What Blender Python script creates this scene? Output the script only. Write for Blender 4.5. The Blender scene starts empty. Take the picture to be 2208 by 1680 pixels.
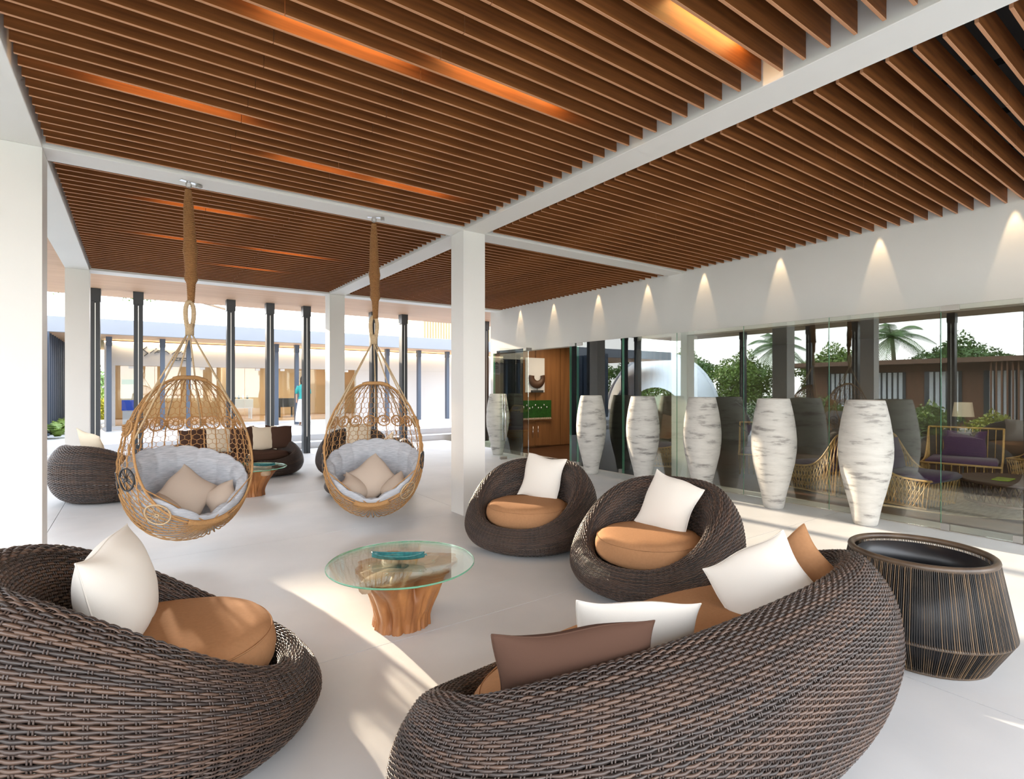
import bpy, math, random
import numpy as np
from mathutils import Vector, Matrix
random.seed(7); RNG = np.random.default_rng(7)
S = bpy.context.scene
COL = S.collection
PI = math.pi

# ------------------------------------------------------------------ camera, world, sun, exposure
cam_d = bpy.data.cameras.new('camera'); cam = bpy.data.objects.new('camera', cam_d); COL.objects.link(cam)
cam.location = (0, 0, 1.65); cam.rotation_euler = (PI/2, 0, -math.radians(35.3))
cam_d.sensor_fit = 'HORIZONTAL'; cam_d.sensor_width = 36.0; cam_d.lens = 1150/2208*36
cam_d.shift_y = -4/2208; cam_d.clip_start = 0.05; cam_d.clip_end = 500
S.camera = cam
S.view_settings.view_transform = 'Standard'; S.view_settings.look = 'None'
S.view_settings.gamma = 1.0; S.view_settings.use_curve_mapping = False
S.view_settings.exposure = 0.92

W = bpy.data.worlds.new('world'); S.world = W; W.use_nodes = True
wn = W.node_tree.nodes; wl = W.node_tree.links; wn.clear()
tc = wn.new('ShaderNodeTexCoord'); sep = wn.new('ShaderNodeSeparateXYZ')
ramp = wn.new('ShaderNodeValToRGB'); bg = wn.new('ShaderNodeBackground'); out = wn.new('ShaderNodeOutputWorld')
wl.new(tc.outputs['Generated'], sep.inputs[0]); wl.new(sep.outputs['Z'], ramp.inputs[0])
ramp.color_ramp.elements[0].position = 0.0; ramp.color_ramp.elements[0].color = (1.0, 0.985, 0.96, 1)
ramp.color_ramp.elements[1].position = 0.75; ramp.color_ramp.elements[1].color = (0.74, 0.85, 1.0, 1)
wl.new(ramp.outputs[0], bg.inputs[0]); bg.inputs[1].default_value = 3.8
wl.new(bg.outputs[0], out.inputs[0])

sun_d = bpy.data.lights.new('sun', 'SUN'); sun = bpy.data.objects.new('sun', sun_d); COL.objects.link(sun)
SUN_AZ, SUN_TAN = math.radians(5.0), 0.250          # azimuth left of +Y, tangent of elevation
sdir = Vector((-math.sin(SUN_AZ), math.cos(SUN_AZ), SUN_TAN)).normalized()
sun.rotation_euler = sdir.to_track_quat('Z', 'Y').to_euler()
sun.location = sdir*60
sun_d.energy = 8.0; sun_d.angle = math.radians(0.8); sun_d.color = (1.0, 0.83, 0.62)

# ------------------------------------------------------------------ materials
MATS = {}
def nodes_of(m):
    m.use_nodes = True
    return m.node_tree.nodes, m.node_tree.links, m.node_tree.nodes['Principled BSDF']
def mat(name, col, rough=0.6, metal=0.0, spec=0.5, var=0.0, scale=(8, 8, 8), bump=0.0, bscale=40, detail=4, col2=None, sheen=0.0, coord='Object'):
    m = bpy.data.materials.new(name); n, l, p = nodes_of(m)
    p.inputs['Roughness'].default_value = rough; p.inputs['Metallic'].default_value = metal
    p.inputs['Specular IOR Level'].default_value = spec
    if sheen: p.inputs['Sheen Weight'].default_value = sheen
    c = (*col, 1); p.inputs['Base Color'].default_value = c
    if var or bump:
        t = n.new('ShaderNodeTexCoord'); mp = n.new('ShaderNodeMapping'); l.new(t.outputs[coord], mp.inputs[0])
        mp.inputs['Scale'].default_value = scale
    if var:
        nz = n.new('ShaderNodeTexNoise'); nz.inputs['Scale'].default_value = 1.0; nz.inputs['Detail'].default_value = detail
        l.new(mp.outputs[0], nz.inputs['Vector'])
        r = n.new('ShaderNodeValToRGB'); l.new(nz.outputs['Fac'], r.inputs[0])
        r.color_ramp.elements[0].position = 0.3; r.color_ramp.elements[1].position = 0.7
        a = col; b = col2 if col2 else tuple(x*(1-var) for x in col)
        r.color_ramp.elements[0].color = (*b, 1); r.color_ramp.elements[1].color = (*a, 1)
        l.new(r.outputs[0], p.inputs['Base Color'])
    if bump:
        nb = n.new('ShaderNodeTexNoise'); nb.inputs['Scale'].default_value = bscale; nb.inputs['Detail'].default_value = 3
        l.new(t.outputs[coord], nb.inputs['Vector'])
        bp = n.new('ShaderNodeBump'); bp.inputs['Strength'].default_value = bump; bp.inputs['Distance'].default_value = 0.01
        l.new(nb.outputs['Fac'], bp.inputs['Height']); l.new(bp.outputs[0], p.inputs['Normal'])
    MATS[name] = m
    return m
mat('concrete', (0.68, 0.68, 0.68), 0.42, var=0.1, scale=(1.3, 1.3, 1.3), bump=0.05, bscale=25, col2=(0.585, 0.59, 0.595), detail=8)
mat('fascia_grey', (0.22, 0.235, 0.265), 0.6, var=0.06, scale=(1, 1, 1))
mat('shop_white', (0.52, 0.51, 0.505), 0.6)
mat('white_step', (0.62, 0.625, 0.64), 0.6, var=0.05, scale=(2, 2, 2))
mat('white_paint', (0.80, 0.78, 0.745), 0.55, var=0.03, scale=(1.5, 1.5, 1.5), bump=0.03, bscale=60)
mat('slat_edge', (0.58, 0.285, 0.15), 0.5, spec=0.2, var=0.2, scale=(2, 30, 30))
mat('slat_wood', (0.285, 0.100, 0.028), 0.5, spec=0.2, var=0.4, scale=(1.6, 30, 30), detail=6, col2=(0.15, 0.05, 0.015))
mat('soffit_wood', (0.66, 0.42, 0.27), 0.5, var=0.25, scale=(0.7, 9, 9), detail=5, col2=(0.57, 0.345, 0.21))
mat('panel_wood', (0.34, 0.15, 0.055), 0.4, var=0.35, scale=(9, 9, 0.7), detail=5)
mat('fin_wood', (0.55, 0.36, 0.2), 0.6, var=0.25, scale=(14, 14, 0.6))
mat('house_wood', (0.26, 0.115, 0.055), 0.6, var=0.3, scale=(5, 5, 0.7))
mat('dark_floor', (0.115, 0.052, 0.028), 0.28, var=0.4, scale=(5, 0.6, 1))
mat('black_void', (0.012, 0.012, 0.013), 0.8)
mat('steel', (0.055, 0.062, 0.07), 0.38, metal=0.3, var=0.2, scale=(1, 1, 0.5))
mat('steel_blue', (0.075, 0.095, 0.13), 0.45, metal=0.2)
mat('chrome', (0.75, 0.75, 0.76), 0.22, metal=1.0)
mat('brushed', (0.42, 0.40, 0.37), 0.35, metal=0.9)
mat('fabric_white', (0.70, 0.665, 0.61), 0.9, spec=0.12, bump=0.06, bscale=300)
mat('fabric_brown', (0.385, 0.20, 0.098), 0.9, spec=0.12, bump=0.08, bscale=350, var=0.1, scale=(60, 60, 60))
mat('fabric_dark', (0.075, 0.040, 0.028), 0.9, spec=0.12, bump=0.08, bscale=350)
mat('fabric_beige', (0.50, 0.415, 0.345), 0.92, spec=0.12, bump=0.05, bscale=350)
mat('fabric_purple', (0.075, 0.03, 0.085), 0.85, sheen=0.2)
mat('fabric_cream', (0.72, 0.62, 0.48), 0.9, spec=0.12, bump=0.05, bscale=300)
mat('fabric_grey', (0.54, 0.555, 0.59), 0.92, spec=0.12, var=0.3, scale=(14, 14, 150), detail=5, col2=(0.35, 0.37, 0.41), bump=0.12, bscale=120)
mat('rope', (0.50, 0.275, 0.105), 0.8, var=0.4, scale=(60, 60, 140), bump=0.5, bscale=260, col2=(0.38, 0.2, 0.08))
mat('rope_thick', (0.36, 0.175, 0.06), 0.9, var=0.45, scale=(70, 70, 170), bump=0.9, bscale=160, col2=(0.22, 0.095, 0.03))
mat('rope_pale', (0.62, 0.45, 0.27), 0.85, var=0.3, scale=(60, 60, 160), bump=0.5, bscale=200)
mat('cane_black', (0.02, 0.02, 0.022), 0.45)
mat('rattan', (0.60, 0.36, 0.13), 0.5, var=0.3, scale=(20, 20, 20))
mat('dark_rattan', (0.10, 0.05, 0.03), 0.5)
mat('root_wood', (0.52, 0.22, 0.07), 0.42, var=0.5, scale=(9, 9, 2.2), detail=7, col2=(0.26, 0.095, 0.03), bump=0.6, bscale=14)
mat('root_cut', (0.74, 0.52, 0.34), 0.55, var=0.3, scale=(10, 10, 10))
mat('teal_glaze', (0.03, 0.19, 0.20), 0.2, var=0.5, scale=(40, 40, 40), col2=(0.02, 0.11, 0.12))
mat('planter_shell', (0.012, 0.013, 0.016), 0.3)
mat('planter_cord', (0.115, 0.075, 0.045), 0.38, var=0.5, scale=(9, 9, 0.4), col2=(0.05, 0.034, 0.024))
mat('leaf_a', (0.13, 0.24, 0.055), 0.55, var=0.45, scale=(3, 3, 3))
mat('leaf_b', (0.22, 0.33, 0.06), 0.5, var=0.4, scale=(3, 3, 3))
mat('leaf_yellow', (0.42, 0.44, 0.04), 0.5, var=0.4, scale=(6, 6, 6))
mat('bark', (0.18, 0.13, 0.09), 0.9, var=0.4, scale=(6, 6, 12))
mat('grass', (0.14, 0.165, 0.085), 0.9, var=0.5, scale=(4, 4, 4))
mat('sand', (0.62, 0.55, 0.46), 0.9, var=0.1, scale=(2, 2, 2))
mat('tent_white', (0.78, 0.81, 0.86), 0.6)
mat('curtain', (0.82, 0.84, 0.86), 0.8)
mat('dark_glass', (0.05, 0.07, 0.09), 0.08)
mat('roof_brown', (0.24, 0.13, 0.08), 0.7, var=0.2, scale=(3, 3, 3))
mat('shop_warm', (0.74, 0.58, 0.38), 0.7)
mat('poster_blue', (0.02, 0.09, 0.62), 0.5)
mat('poster_green', (0.08, 0.27, 0.10), 0.5)
mat('skin', (0.33, 0.19, 0.12), 0.6)
mat('teal_cloth', (0.03, 0.27, 0.25), 0.8)
mat('white_cloth', (0.78, 0.78, 0.80), 0.8)
mat('hair', (0.015, 0.012, 0.01), 0.5)
mat('dark_grey', (0.05, 0.052, 0.055), 0.5)
mat('sign_grey', (0.055, 0.06, 0.07), 0.5)
mat('aqua_green', (0.035, 0.13, 0.025), 0.3, var=0.5, scale=(20, 20, 20))
mat('pebble', (0.34, 0.26, 0.2), 0.7)
mat('rug', (0.33, 0.26, 0.17), 0.95, var=0.45, scale=(6, 25, 6), col2=(0.2, 0.15, 0.09))
mat('room_dark', (0.085, 0.065, 0.055), 0.7)
mat('lime', (0.35, 0.45, 0.05), 0.5)

def emat(name, col, st):
    m = bpy.data.materials.new(name); m.use_nodes = True; n = m.node_tree.nodes; n.clear()
    e = n.new('ShaderNodeEmission'); e.inputs[0].default_value = (*col, 1); e.inputs[1].default_value = st
    o = n.new('ShaderNodeOutputMaterial'); m.node_tree.links.new(e.outputs[0], o.inputs[0]); MATS[name] = m
emat('led_warm', (1.0, 0.5, 0.15), 1.5)
emat('led_white', (1.0, 0.93, 0.82), 0.7)
emat('lamp_glow', (1.0, 0.78, 0.5), 4.0)

def glass_mat(name, tint, gain, extra):
    m = bpy.data.materials.new(name); m.use_nodes = True; n = m.node_tree.nodes; l = m.node_tree.links; n.clear()
    fr = n.new('ShaderNodeFresnel'); fr.inputs[0].default_value = 1.5
    ma = n.new('ShaderNodeMath'); ma.operation = 'MULTIPLY_ADD'; ma.use_clamp = True
    l.new(fr.outputs[0], ma.inputs[0]); ma.inputs[1].default_value = gain; ma.inputs[2].default_value = extra
    tr = n.new('ShaderNodeBsdfTransparent'); tr.inputs[0].default_value = (*tint, 1)
    gl = n.new('ShaderNodeBsdfGlossy'); gl.inputs['Roughness'].default_value = 0.0; gl.inputs['Color'].default_value = (0.97, 1, 0.985, 1)
    mx = n.new('ShaderNodeMixShader'); l.new(ma.outputs[0], mx.inputs[0]); l.new(tr.outputs[0], mx.inputs[1]); l.new(gl.outputs[0], mx.inputs[2])
    o = n.new('ShaderNodeOutputMaterial'); l.new(mx.outputs[0], o.inputs[0]); MATS[name] = m
glass_mat('glass_wall', (0.93, 0.965, 0.945), 1.25, 0.04)
glass_mat('glass_table', (0.965, 0.992, 0.978), 0.55, 0.0)
glass_mat('glass_shop', (0.93, 0.96, 0.97), 0.9, 0.02)
def edge_glass():
    m = bpy.data.materials.new('glass_edge'); n, l, p = nodes_of(m)
    p.inputs['Base Color'].default_value = (0.16, 0.52, 0.33, 1); p.inputs['Roughness'].default_value = 0.12
    p.inputs['Transmission Weight'].default_value = 0.45; MATS['glass_edge'] = m
edge_glass()

def wicker_mat(name, a, b, c, spec=0.5):
    m = bpy.data.materials.new(name); n, l, p = nodes_of(m)
    at = n.new('ShaderNodeAttribute'); at.attribute_name = 'tone'
    t = n.new('ShaderNodeTexCoord'); nz = n.new('ShaderNodeTexNoise'); nz.inputs['Scale'].default_value = 7; nz.inputs['Detail'].default_value = 3
    l.new(t.outputs['Object'], nz.inputs['Vector'])
    ad = n.new('ShaderNodeMath'); ad.operation = 'MULTIPLY_ADD'; l.new(nz.outputs['Fac'], ad.inputs[0]); ad.inputs[1].default_value = 0.9
    sb = n.new('ShaderNodeMath'); sb.operation = 'SUBTRACT'; l.new(at.outputs['Fac'], sb.inputs[0]); sb.inputs[1].default_value = 0.42
    l.new(sb.outputs[0], ad.inputs[2])
    r = n.new('ShaderNodeValToRGB'); l.new(ad.outputs[0], r.inputs[0])
    r.color_ramp.elements[0].position = 0.15; r.color_ramp.elements[0].color = (*a, 1)
    r.color_ramp.elements[1].position = 0.85; r.color_ramp.elements[1].color = (*c, 1)
    e = r.color_ramp.elements.new(0.5); e.color = (*b, 1)
    l.new(r.outputs[0], p.inputs['Base Color']); p.inputs['Roughness'].default_value = 0.33
    p.inputs['Specular IOR Level'].default_value = spec; MATS[name] = m
wicker_mat('wicker', (0.040, 0.031, 0.028), (0.066, 0.045, 0.037), (0.100, 0.062, 0.045))
wicker_mat('cord_mix', (0.018, 0.014, 0.012), (0.060, 0.042, 0.028), (0.20, 0.125, 0.066))

def vase_mat():
    m = bpy.data.materials.new('vase_clay'); n, l, p = nodes_of(m)
    t = n.new('ShaderNodeTexCoord'); mp = n.new('ShaderNodeMapping'); mp.inputs['Scale'].default_value = (2.7, 2.7, 12.5)
    l.new(t.outputs['Object'], mp.inputs[0])
    oi = n.new('ShaderNodeObjectInfo'); ml = n.new('ShaderNodeMath'); ml.operation = 'MULTIPLY'; ml.inputs[1].default_value = 30
    l.new(oi.outputs['Random'], ml.inputs[0])
    cb = n.new('ShaderNodeCombineXYZ'); l.new(ml.outputs[0], cb.inputs[0]); l.new(ml.outputs[0], cb.inputs[2]); l.new(cb.outputs[0], mp.inputs['Location'])
    nz = n.new('ShaderNodeTexNoise'); nz.inputs['Scale'].default_value = 1.0; nz.inputs['Detail'].default_value = 5; nz.inputs['Roughness'].default_value = 0.62
    l.new(mp.outputs[0], nz.inputs['Vector'])
    r = n.new('ShaderNodeValToRGB'); l.new(nz.outputs['Fac'], r.inputs[0]); cr = r.color_ramp
    cr.elements[0].position = 0.28; cr.elements[0].color = (0.16, 0.15, 0.14, 1)
    cr.elements[1].position = 0.44; cr.elements[1].color = (0.48, 0.465, 0.43, 1)
    e = cr.elements.new(0.40); e.color = (0.36, 0.345, 0.32, 1)
    e = cr.elements.new(0.62); e.color = (0.56, 0.545, 0.505, 1)
    l.new(r.outputs[0], p.inputs['Base Color']); p.inputs['Roughness'].default_value = 0.75
    bp = n.new('ShaderNodeBump'); bp.inputs['Strength'].default_value = 0.35; bp.inputs['Distance'].default_value = 0.01
    l.new(nz.outputs['Fac'], bp.inputs['Height']); l.new(bp.outputs[0], p.inputs['Normal']); MATS['vase_clay'] = m
vase_mat()

# ------------------------------------------------------------------ mesh helpers
def build_mesh(name, V, F, smooth=False, tone=None):
    me = bpy.data.meshes.new(name)
    V = np.asarray(V, dtype=np.float32).reshape(-1, 3)
    if isinstance(F, np.ndarray):
        k = F.shape[1]; me.vertices.add(len(V)); me.vertices.foreach_set('co', V.ravel())
        me.loops.add(F.size); me.loops.foreach_set('vertex_index', F.astype(np.int32).ravel())
        me.polygons.add(len(F)); me.polygons.foreach_set('loop_start', np.arange(0, F.size, k, dtype=np.int32))
        me.update(calc_edges=True)
    else:
        me.from_pydata([tuple(map(float, v)) for v in V], [], [tuple(int(i) for i in f) for f in F]); me.update()
    if smooth:
        me.polygons.foreach_set('use_smooth', np.ones(len(me.polygons), dtype=bool))
    if tone is not None:
        at = me.attributes.new('tone', 'FLOAT', 'POINT'); at.data.foreach_set('value', np.asarray(tone, dtype=np.float32))
    me.validate(); return me

class MB:
    """collects shapes, then links them as ONE mesh object"""
    def __init__(s): s.V = []; s.F = []; s.n = 0
    def add(s, V, F):
        V = np.asarray(V, float).reshape(-1, 3); s.V.append(V)
        for f in (F.tolist() if isinstance(F, np.ndarray) else F): s.F.append([i+s.n for i in f])
        s.n += len(V); return s
    def box(s, c, size, rz=0, bev=0.0):
        x, y, z = [a/2 for a in size]
        if bev:
            b = min(bev, x*.9, y*.9, z*.9); P = []
            for zz, ins in ((-z, b), (-z+b, 0), (z-b, 0), (z, b)):
                X, Y = x-ins, y-ins
                if ins: P += [(-X+0, -Y, zz), (X, -Y, zz), (X, Y, zz), (-X, Y, zz)]
                else: P += [(-X, -Y, zz), (X, -Y, zz), (X, Y, zz), (-X, Y, zz)]
            V = np.array(P); F = [[3, 2, 1, 0], [12, 13, 14, 15]]
            for k in range(3):
                for i in range(4): F.append([k*4+i, k*4+(i+1) % 4, k*4+4+(i+1) % 4, k*4+4+i])
        else:
            V = np.array([(-x, -y, -z), (x, -y, -z), (x, y, -z), (-x, y, -z), (-x, -y, z), (x, -y, z), (x, y, z), (-x, y, z)])
            F = [[3, 2, 1, 0], [4, 5, 6, 7], [0, 1, 5, 4], [1, 2, 6, 5], [2, 3, 7, 6], [3, 0, 4, 7]]
        if rz:
            ca, sa = math.cos(rz), math.sin(rz); V = V @ np.array([[ca, sa, 0], [-sa, ca, 0], [0, 0, 1]])
        return s.add(V+np.array(c), F)
    def span(s, x0, x1, y0, y1, z0, z1, bev=0.0):
        return s.box(((x0+x1)/2, (y0+y1)/2, (z0+z1)/2), (abs(x1-x0), abs(y1-y0), abs(z1-z0)), 0, bev)
    def tube(s, P, r, n=6, closed=False, cap=True):
        V, F = tube_np(P, r, n, closed)
        s.add(V, F)
        if cap and not closed:
            b = s.n-len(V); m = len(V)//n
            s.F.append([b+i for i in range(n)][::-1]); s.F.append([b+(m-1)*n+i for i in range(n)])
        return s
    def lathe(s, prof, n=32, c=(0, 0, 0), closed_top=False, closed_bot=False, wob=None):
        prof = np.array(prof, float); th = np.linspace(0, 2*PI, n, endpoint=False)
        V = np.zeros((len(prof), n, 3)); V[:, :, 0] = prof[:, 0:1]*np.cos(th); V[:, :, 1] = prof[:, 0:1]*np.sin(th); V[:, :, 2] = prof[:, 1:2]
        F = grid_faces(len(prof), n, False, True)
        s.add(V.reshape(-1, 3)+np.array(c), F); b = s.n-len(prof)*n
        if closed_bot: s.F.append([b+i for i in range(n)][::-1])
        if closed_top: s.F.append([b+(len(prof)-1)*n+i for i in range(n)])
        return s
    def obj(s, name, m, parent=None, smooth=False):
        V = np.concatenate(s.V) if s.V else np.zeros((0, 3))
        return link(name, build_mesh(name, V, s.F, smooth), m, parent)

def grid_faces(a, b, ca=False, cb=False):
    i = np.arange(a if ca else a-1)[:, None]; j = np.arange(b if cb else b-1)[None, :]
    i2 = (i+1) % a; j2 = (j+1) % b
    return np.stack([i*b+j, i*b+j2, i2*b+j2, i2*b+j], -1).reshape(-1, 4)
def frames(P, closed):
    P = np.asarray(P, float)
    T = (np.roll(P, -1, 0)-np.roll(P, 1, 0)) if closed else np.gradient(P, axis=0)
    T /= np.linalg.norm(T, axis=1, keepdims=True)+1e-9
    mean = np.abs(T).mean(0); ref = np.eye(3)[np.argmin(mean)]
    N = np.cross(T, ref); ln = np.linalg.norm(N, axis=1, keepdims=True); N = N/(ln+1e-9)
    return T, N, np.cross(T, N)
def tube_np(P, r, n=6, closed=False):
    P = np.asarray(P, float); T, N, Bn = frames(P, closed)
    r = np.broadcast_to(np.asarray(r, float), (len(P),))[:, None, None]
    th = np.linspace(0, 2*PI, n, endpoint=False)
    V = P[:, None, :]+r*(np.cos(th)[None, :, None]*N[:, None, :]+np.sin(th)[None, :, None]*Bn[:, None, :])
    return V.reshape(-1, 3), grid_faces(len(P), n, closed, True)

def link(name, me, m, parent=None):
    o = bpy.data.objects.new(name, me); COL.objects.link(o)
    if m is not None and me is not None and len(me.materials) == 0: me.materials.append(MATS[m] if isinstance(m, str) else m)
    if parent is not None: o.parent = parent
    return o
def tag(o, label=None, cat=None, group=None, kind=None):
    if label: o['label'] = label
    if cat: o['category'] = cat
    if group: o['group'] = group
    if kind: o['kind'] = kind
    return o
def thing(name, label, cat, loc=(0, 0, 0), rz=0, group=None, kind=None):
    o = bpy.data.objects.new(name, None); COL.objects.link(o); o.empty_display_size = 0.1
    o.location = loc; o.rotation_euler = (0, 0, rz)
    if name in ('hanging_chair', 'nest_cushion'): o.scale = (1, 1.09, 1)
    return tag(o, label, cat, group, kind)
def struct(name, mb, m, label, parent=None):
    o = mb.obj(name, m, parent)
    if parent is None: tag(o, label, None, None, 'structure')
    return o
def clone(root, loc, rz, label, group=None):
    r = root.copy(); COL.objects.link(r); r.location = loc; r.rotation_euler = (0, 0, rz); r['label'] = label
    if group: r['group'] = group
    for ch in list(root.children):
        c = ch.copy(); COL.objects.link(c); c.parent = r
        for g in list(ch.children):
            d = g.copy(); COL.objects.link(d); d.parent = c
    return r
def lamp(name, typ, loc, energy, color, rot=(0, 0, 0), **kw):
    d = bpy.data.lights.new(name, typ); d.energy = energy; d.color = color
    for k, v in kw.items(): setattr(d, k, v)
    o = bpy.data.objects.new(name, d); COL.objects.link(o); o.location = loc; o.rotation_euler = rot
    return o
def dirz(dx, dy): return math.atan2(dy, dx)

# ------------------------------------------------------------------ the setting: ground, floor slabs, columns, beams
gr = MB().span(-90, 90, -60, 110, -0.5, -0.06); tag(gr.obj('ground', 'grass'), 'green ground around the pavilion', None, None, 'structure')
path = MB().span(-6, 2, 27.3, 34, -.06, -.02); tag(path.obj('path', 'sand'), 'sunlit pale path beyond the far left passage', None, None, 'structure')
lawn = MB().span(-60, -5.0, -40, 14, -0.3, -0.03); tag(lawn.obj('lawn', 'grass'), 'green lawn beside the pavilion', 'lawn', None, 'structure')

floor = struct('floor', MB().span(-4.0, 7.98, -6.0, 15.0, -0.3, -0.02), 'dark_grey', 'pale polished concrete floor of the pavilion')
xs = [-4.0, -0.81, 3.6, 7.98]; ys = [-6.0, -2.6, 0.33, 3.27, 6.16, 8.76, 11.85, 15.0]
for i in range(len(xs)-1):
    for j in range(len(ys)-1):
        link('slab', build_mesh('slab', *(lambda b: (np.concatenate(b.V), b.F))(MB().span(xs[i]+.003, xs[i+1]-.003, ys[j]+.003, ys[j+1]-.003, -0.06, 0.0))), 'concrete', floor)

BZ = 3.675; SZ = 3.70
XC = [(-0.958, -0.634), (3.45, 3.775)]
YC = [(0.2, 0.525), (5.95, 6.275), (11.70, 12.03)]
col_lab = {(0, 1): 'white square column at the left edge of the frame beside the front wicker chair',
           (1, 1): 'white square column in the middle standing behind the brown wicker chairs',
           (0, 2): 'white square column behind the far left wicker chair',
           (1, 2): 'white square column at the far end behind the second hanging chair'}
for (i, j), lab in col_lab.items():
    (x0, x1), (y0, y1) = XC[i], YC[j]
    o = MB().span(x0, x1, y0, y1, 0, BZ, 0.004).obj('column', 'white_paint'); tag(o, lab, 'column', 'white square columns')
tn = [0]
def beam(x0, x1, y0, y1, lab, z1=4.06):
    tn[0] += 1
    return struct('trim_%d' % tn[0], MB().span(x0, x1, y0, y1, BZ, z1, 0.004), 'white_paint', lab)
beam(-0.958, -0.634, -3.2, 12.03, 'white beam along the left side of the slatted ceiling')
beam(3.45, 3.775, -3.2, 12.03, 'white beam running from the upper right to the middle column')
beam(-0.634, 3.45, 5.95, 6.275, 'white cross beam carrying the two hanging chairs')
beam(3.775, 7.92, 5.95, 6.275, 'white cross beam between the middle column and the right wall')
beam(-0.634, 3.45, 11.70, 12.03, 'white cross beam at the far end, left bay')
beam(3.775, 7.92, 11.70, 12.03, 'white cross beam at the far end, right bay')
beam(-0.634, 3.45, 0.2, 0.525, 'white cross beam above the camera, left bay')
beam(3.775, 7.92, 0.2, 0.525, 'white cross beam above the camera, right bay')

# slatted ceilings: every board a piece; thin faces carry a paler edge band
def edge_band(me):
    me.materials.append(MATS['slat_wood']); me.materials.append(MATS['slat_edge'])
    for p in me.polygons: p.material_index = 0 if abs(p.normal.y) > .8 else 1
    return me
def slat_bay(x0, x1, ya, yb, ja, jb, ystart, lab, gapx=(0.03, 0.03)):
    c = struct('ceiling', MB().span(x0-.02, x1+.02, ya-.02, yb+.02, 4.06, 4.16), 'black_void', lab)
    for bx in np.arange(x0+0.25, x1, 0.9):
        link('batten', build_mesh('batten', *(lambda b: (np.concatenate(b.V), b.F))(MB().span(bx-.02, bx+.02, ya, yb, SZ+.19, SZ+.24))), 'black_void', c)
    cache = {}
    k = 0; y = ystart
    while y > ya+0.05:
        if y < yb-0.03:
            j = ja if k % 2 == 0 else jb
            for a, b in ((x0+gapx[0], j-.002), (j+.002, x1-gapx[1])):
                key = (round(a, 3), round(b, 3))
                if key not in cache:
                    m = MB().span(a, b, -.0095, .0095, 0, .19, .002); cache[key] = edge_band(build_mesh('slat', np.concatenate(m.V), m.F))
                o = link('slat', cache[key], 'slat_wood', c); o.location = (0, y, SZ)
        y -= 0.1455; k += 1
    return c
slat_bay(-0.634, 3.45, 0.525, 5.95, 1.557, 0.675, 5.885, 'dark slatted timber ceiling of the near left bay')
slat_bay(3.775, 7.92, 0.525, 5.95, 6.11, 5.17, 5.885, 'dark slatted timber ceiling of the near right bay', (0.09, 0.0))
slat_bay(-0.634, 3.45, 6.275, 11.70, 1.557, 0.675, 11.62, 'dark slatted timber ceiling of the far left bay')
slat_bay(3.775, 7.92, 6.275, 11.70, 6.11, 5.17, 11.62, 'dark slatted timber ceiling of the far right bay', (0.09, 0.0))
struct('ceiling', MB().span(-0.958, 7.92, -3.2, 0.2, 3.72, 3.86), 'soffit_wood', 'timber ceiling above and behind the camera')
# pale timber soffits round the outside
struct('ceiling', MB().span(-4.2, 13.5, 12.03, 15.0, SZ, 3.80), 'soffit_wood', 'pale timber soffit beyond the far beam')
struct('ceiling', MB().span(-4.2, -0.958, -1.6, 12.03, SZ, 3.80), 'soffit_wood', 'pale timber soffit along the open left side')
struct('trim_9', MB().span(-4.25, 13.55, 15.0, 15.03, SZ, 4.0), 'dark_grey', 'dark edge strip of the far soffit')
struct('trim_10', MB().span(-4.25, -4.2, -1.6, 15.03, SZ, 4.0), 'dark_grey', 'dark edge strip of the left soffit')
struct('ceiling', MB().span(-4.25, 14.5, -3.25, 15.03, 4.165, 4.30), 'white_paint', 'flat white roof slab of the pavilion')

# right wall above the glass, its pier and the left end pier
WX = 7.92
wr = MB().span(WX, WX+.22, -3.0, 12.19, 2.573, 4.16).span(WX, WX+.22, 11.62, 12.19, 0, 2.573).span(WX, WX+.3, 5.87, 6.20, 0, 2.573)
struct('wall_right', wr, 'white_paint', 'white wall above the glass screens on the right')

# ------------------------------------------------------------------ frameless glass screens in front of the wall
GX = 7.62
def pane(n, y0, y1, lab, fit=True, name='window'):
    w = thing('%s_%d' % (name, n), lab, None, (GX, (y0+y1)/2, 0), 0, None, 'structure')
    h = (y1-y0)/2-.004
    MB().span(-.006, .006, -h, h, 0.012, 2.593).obj('pane', 'glass_wall', w)
    MB().span(-.0062, .0062, h-.002, h+.001, 0.012, 2.593).obj('pane_edge', 'glass_edge', w)
    if fit:
        for s in (-1, 1):
            MB().span(-.014, .014, s*h-.082*(s > 0), s*h+.082*(s < 0), 0.01, 0.085, .002).obj('patch_fitting', 'brushed', w)
        MB().span(-.014, .014, h-.17, h, 2.53, 2.595, .002).obj('patch_fitting', 'brushed', w)
    return w
ed = [-1.1, 0.2, 1.463, 2.173, 3.392, 4.623, 5.856, 7.108, 8.392]
gl = ['frameless glass screen behind the camera on the right', 'frameless glass screen beside the camera on the right',
      'narrow frameless glass panel at the right edge of the frame', 'frameless glass panel behind the nearest speckled vase',
      'frameless glass panel behind the second nearest vase', 'frameless glass panel beside the white pier',
      'frameless glass panel left of the white pier', 'frameless glass panel behind the third vase from the far end']
for i in range(len(ed)-1): pane(i+1, ed[i], ed[i+1], gl[i], fit=(i in (1, 2, 7)))
pane(9, 10.30, 11.60, 'far frameless glass panel beside the wall end')
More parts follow.
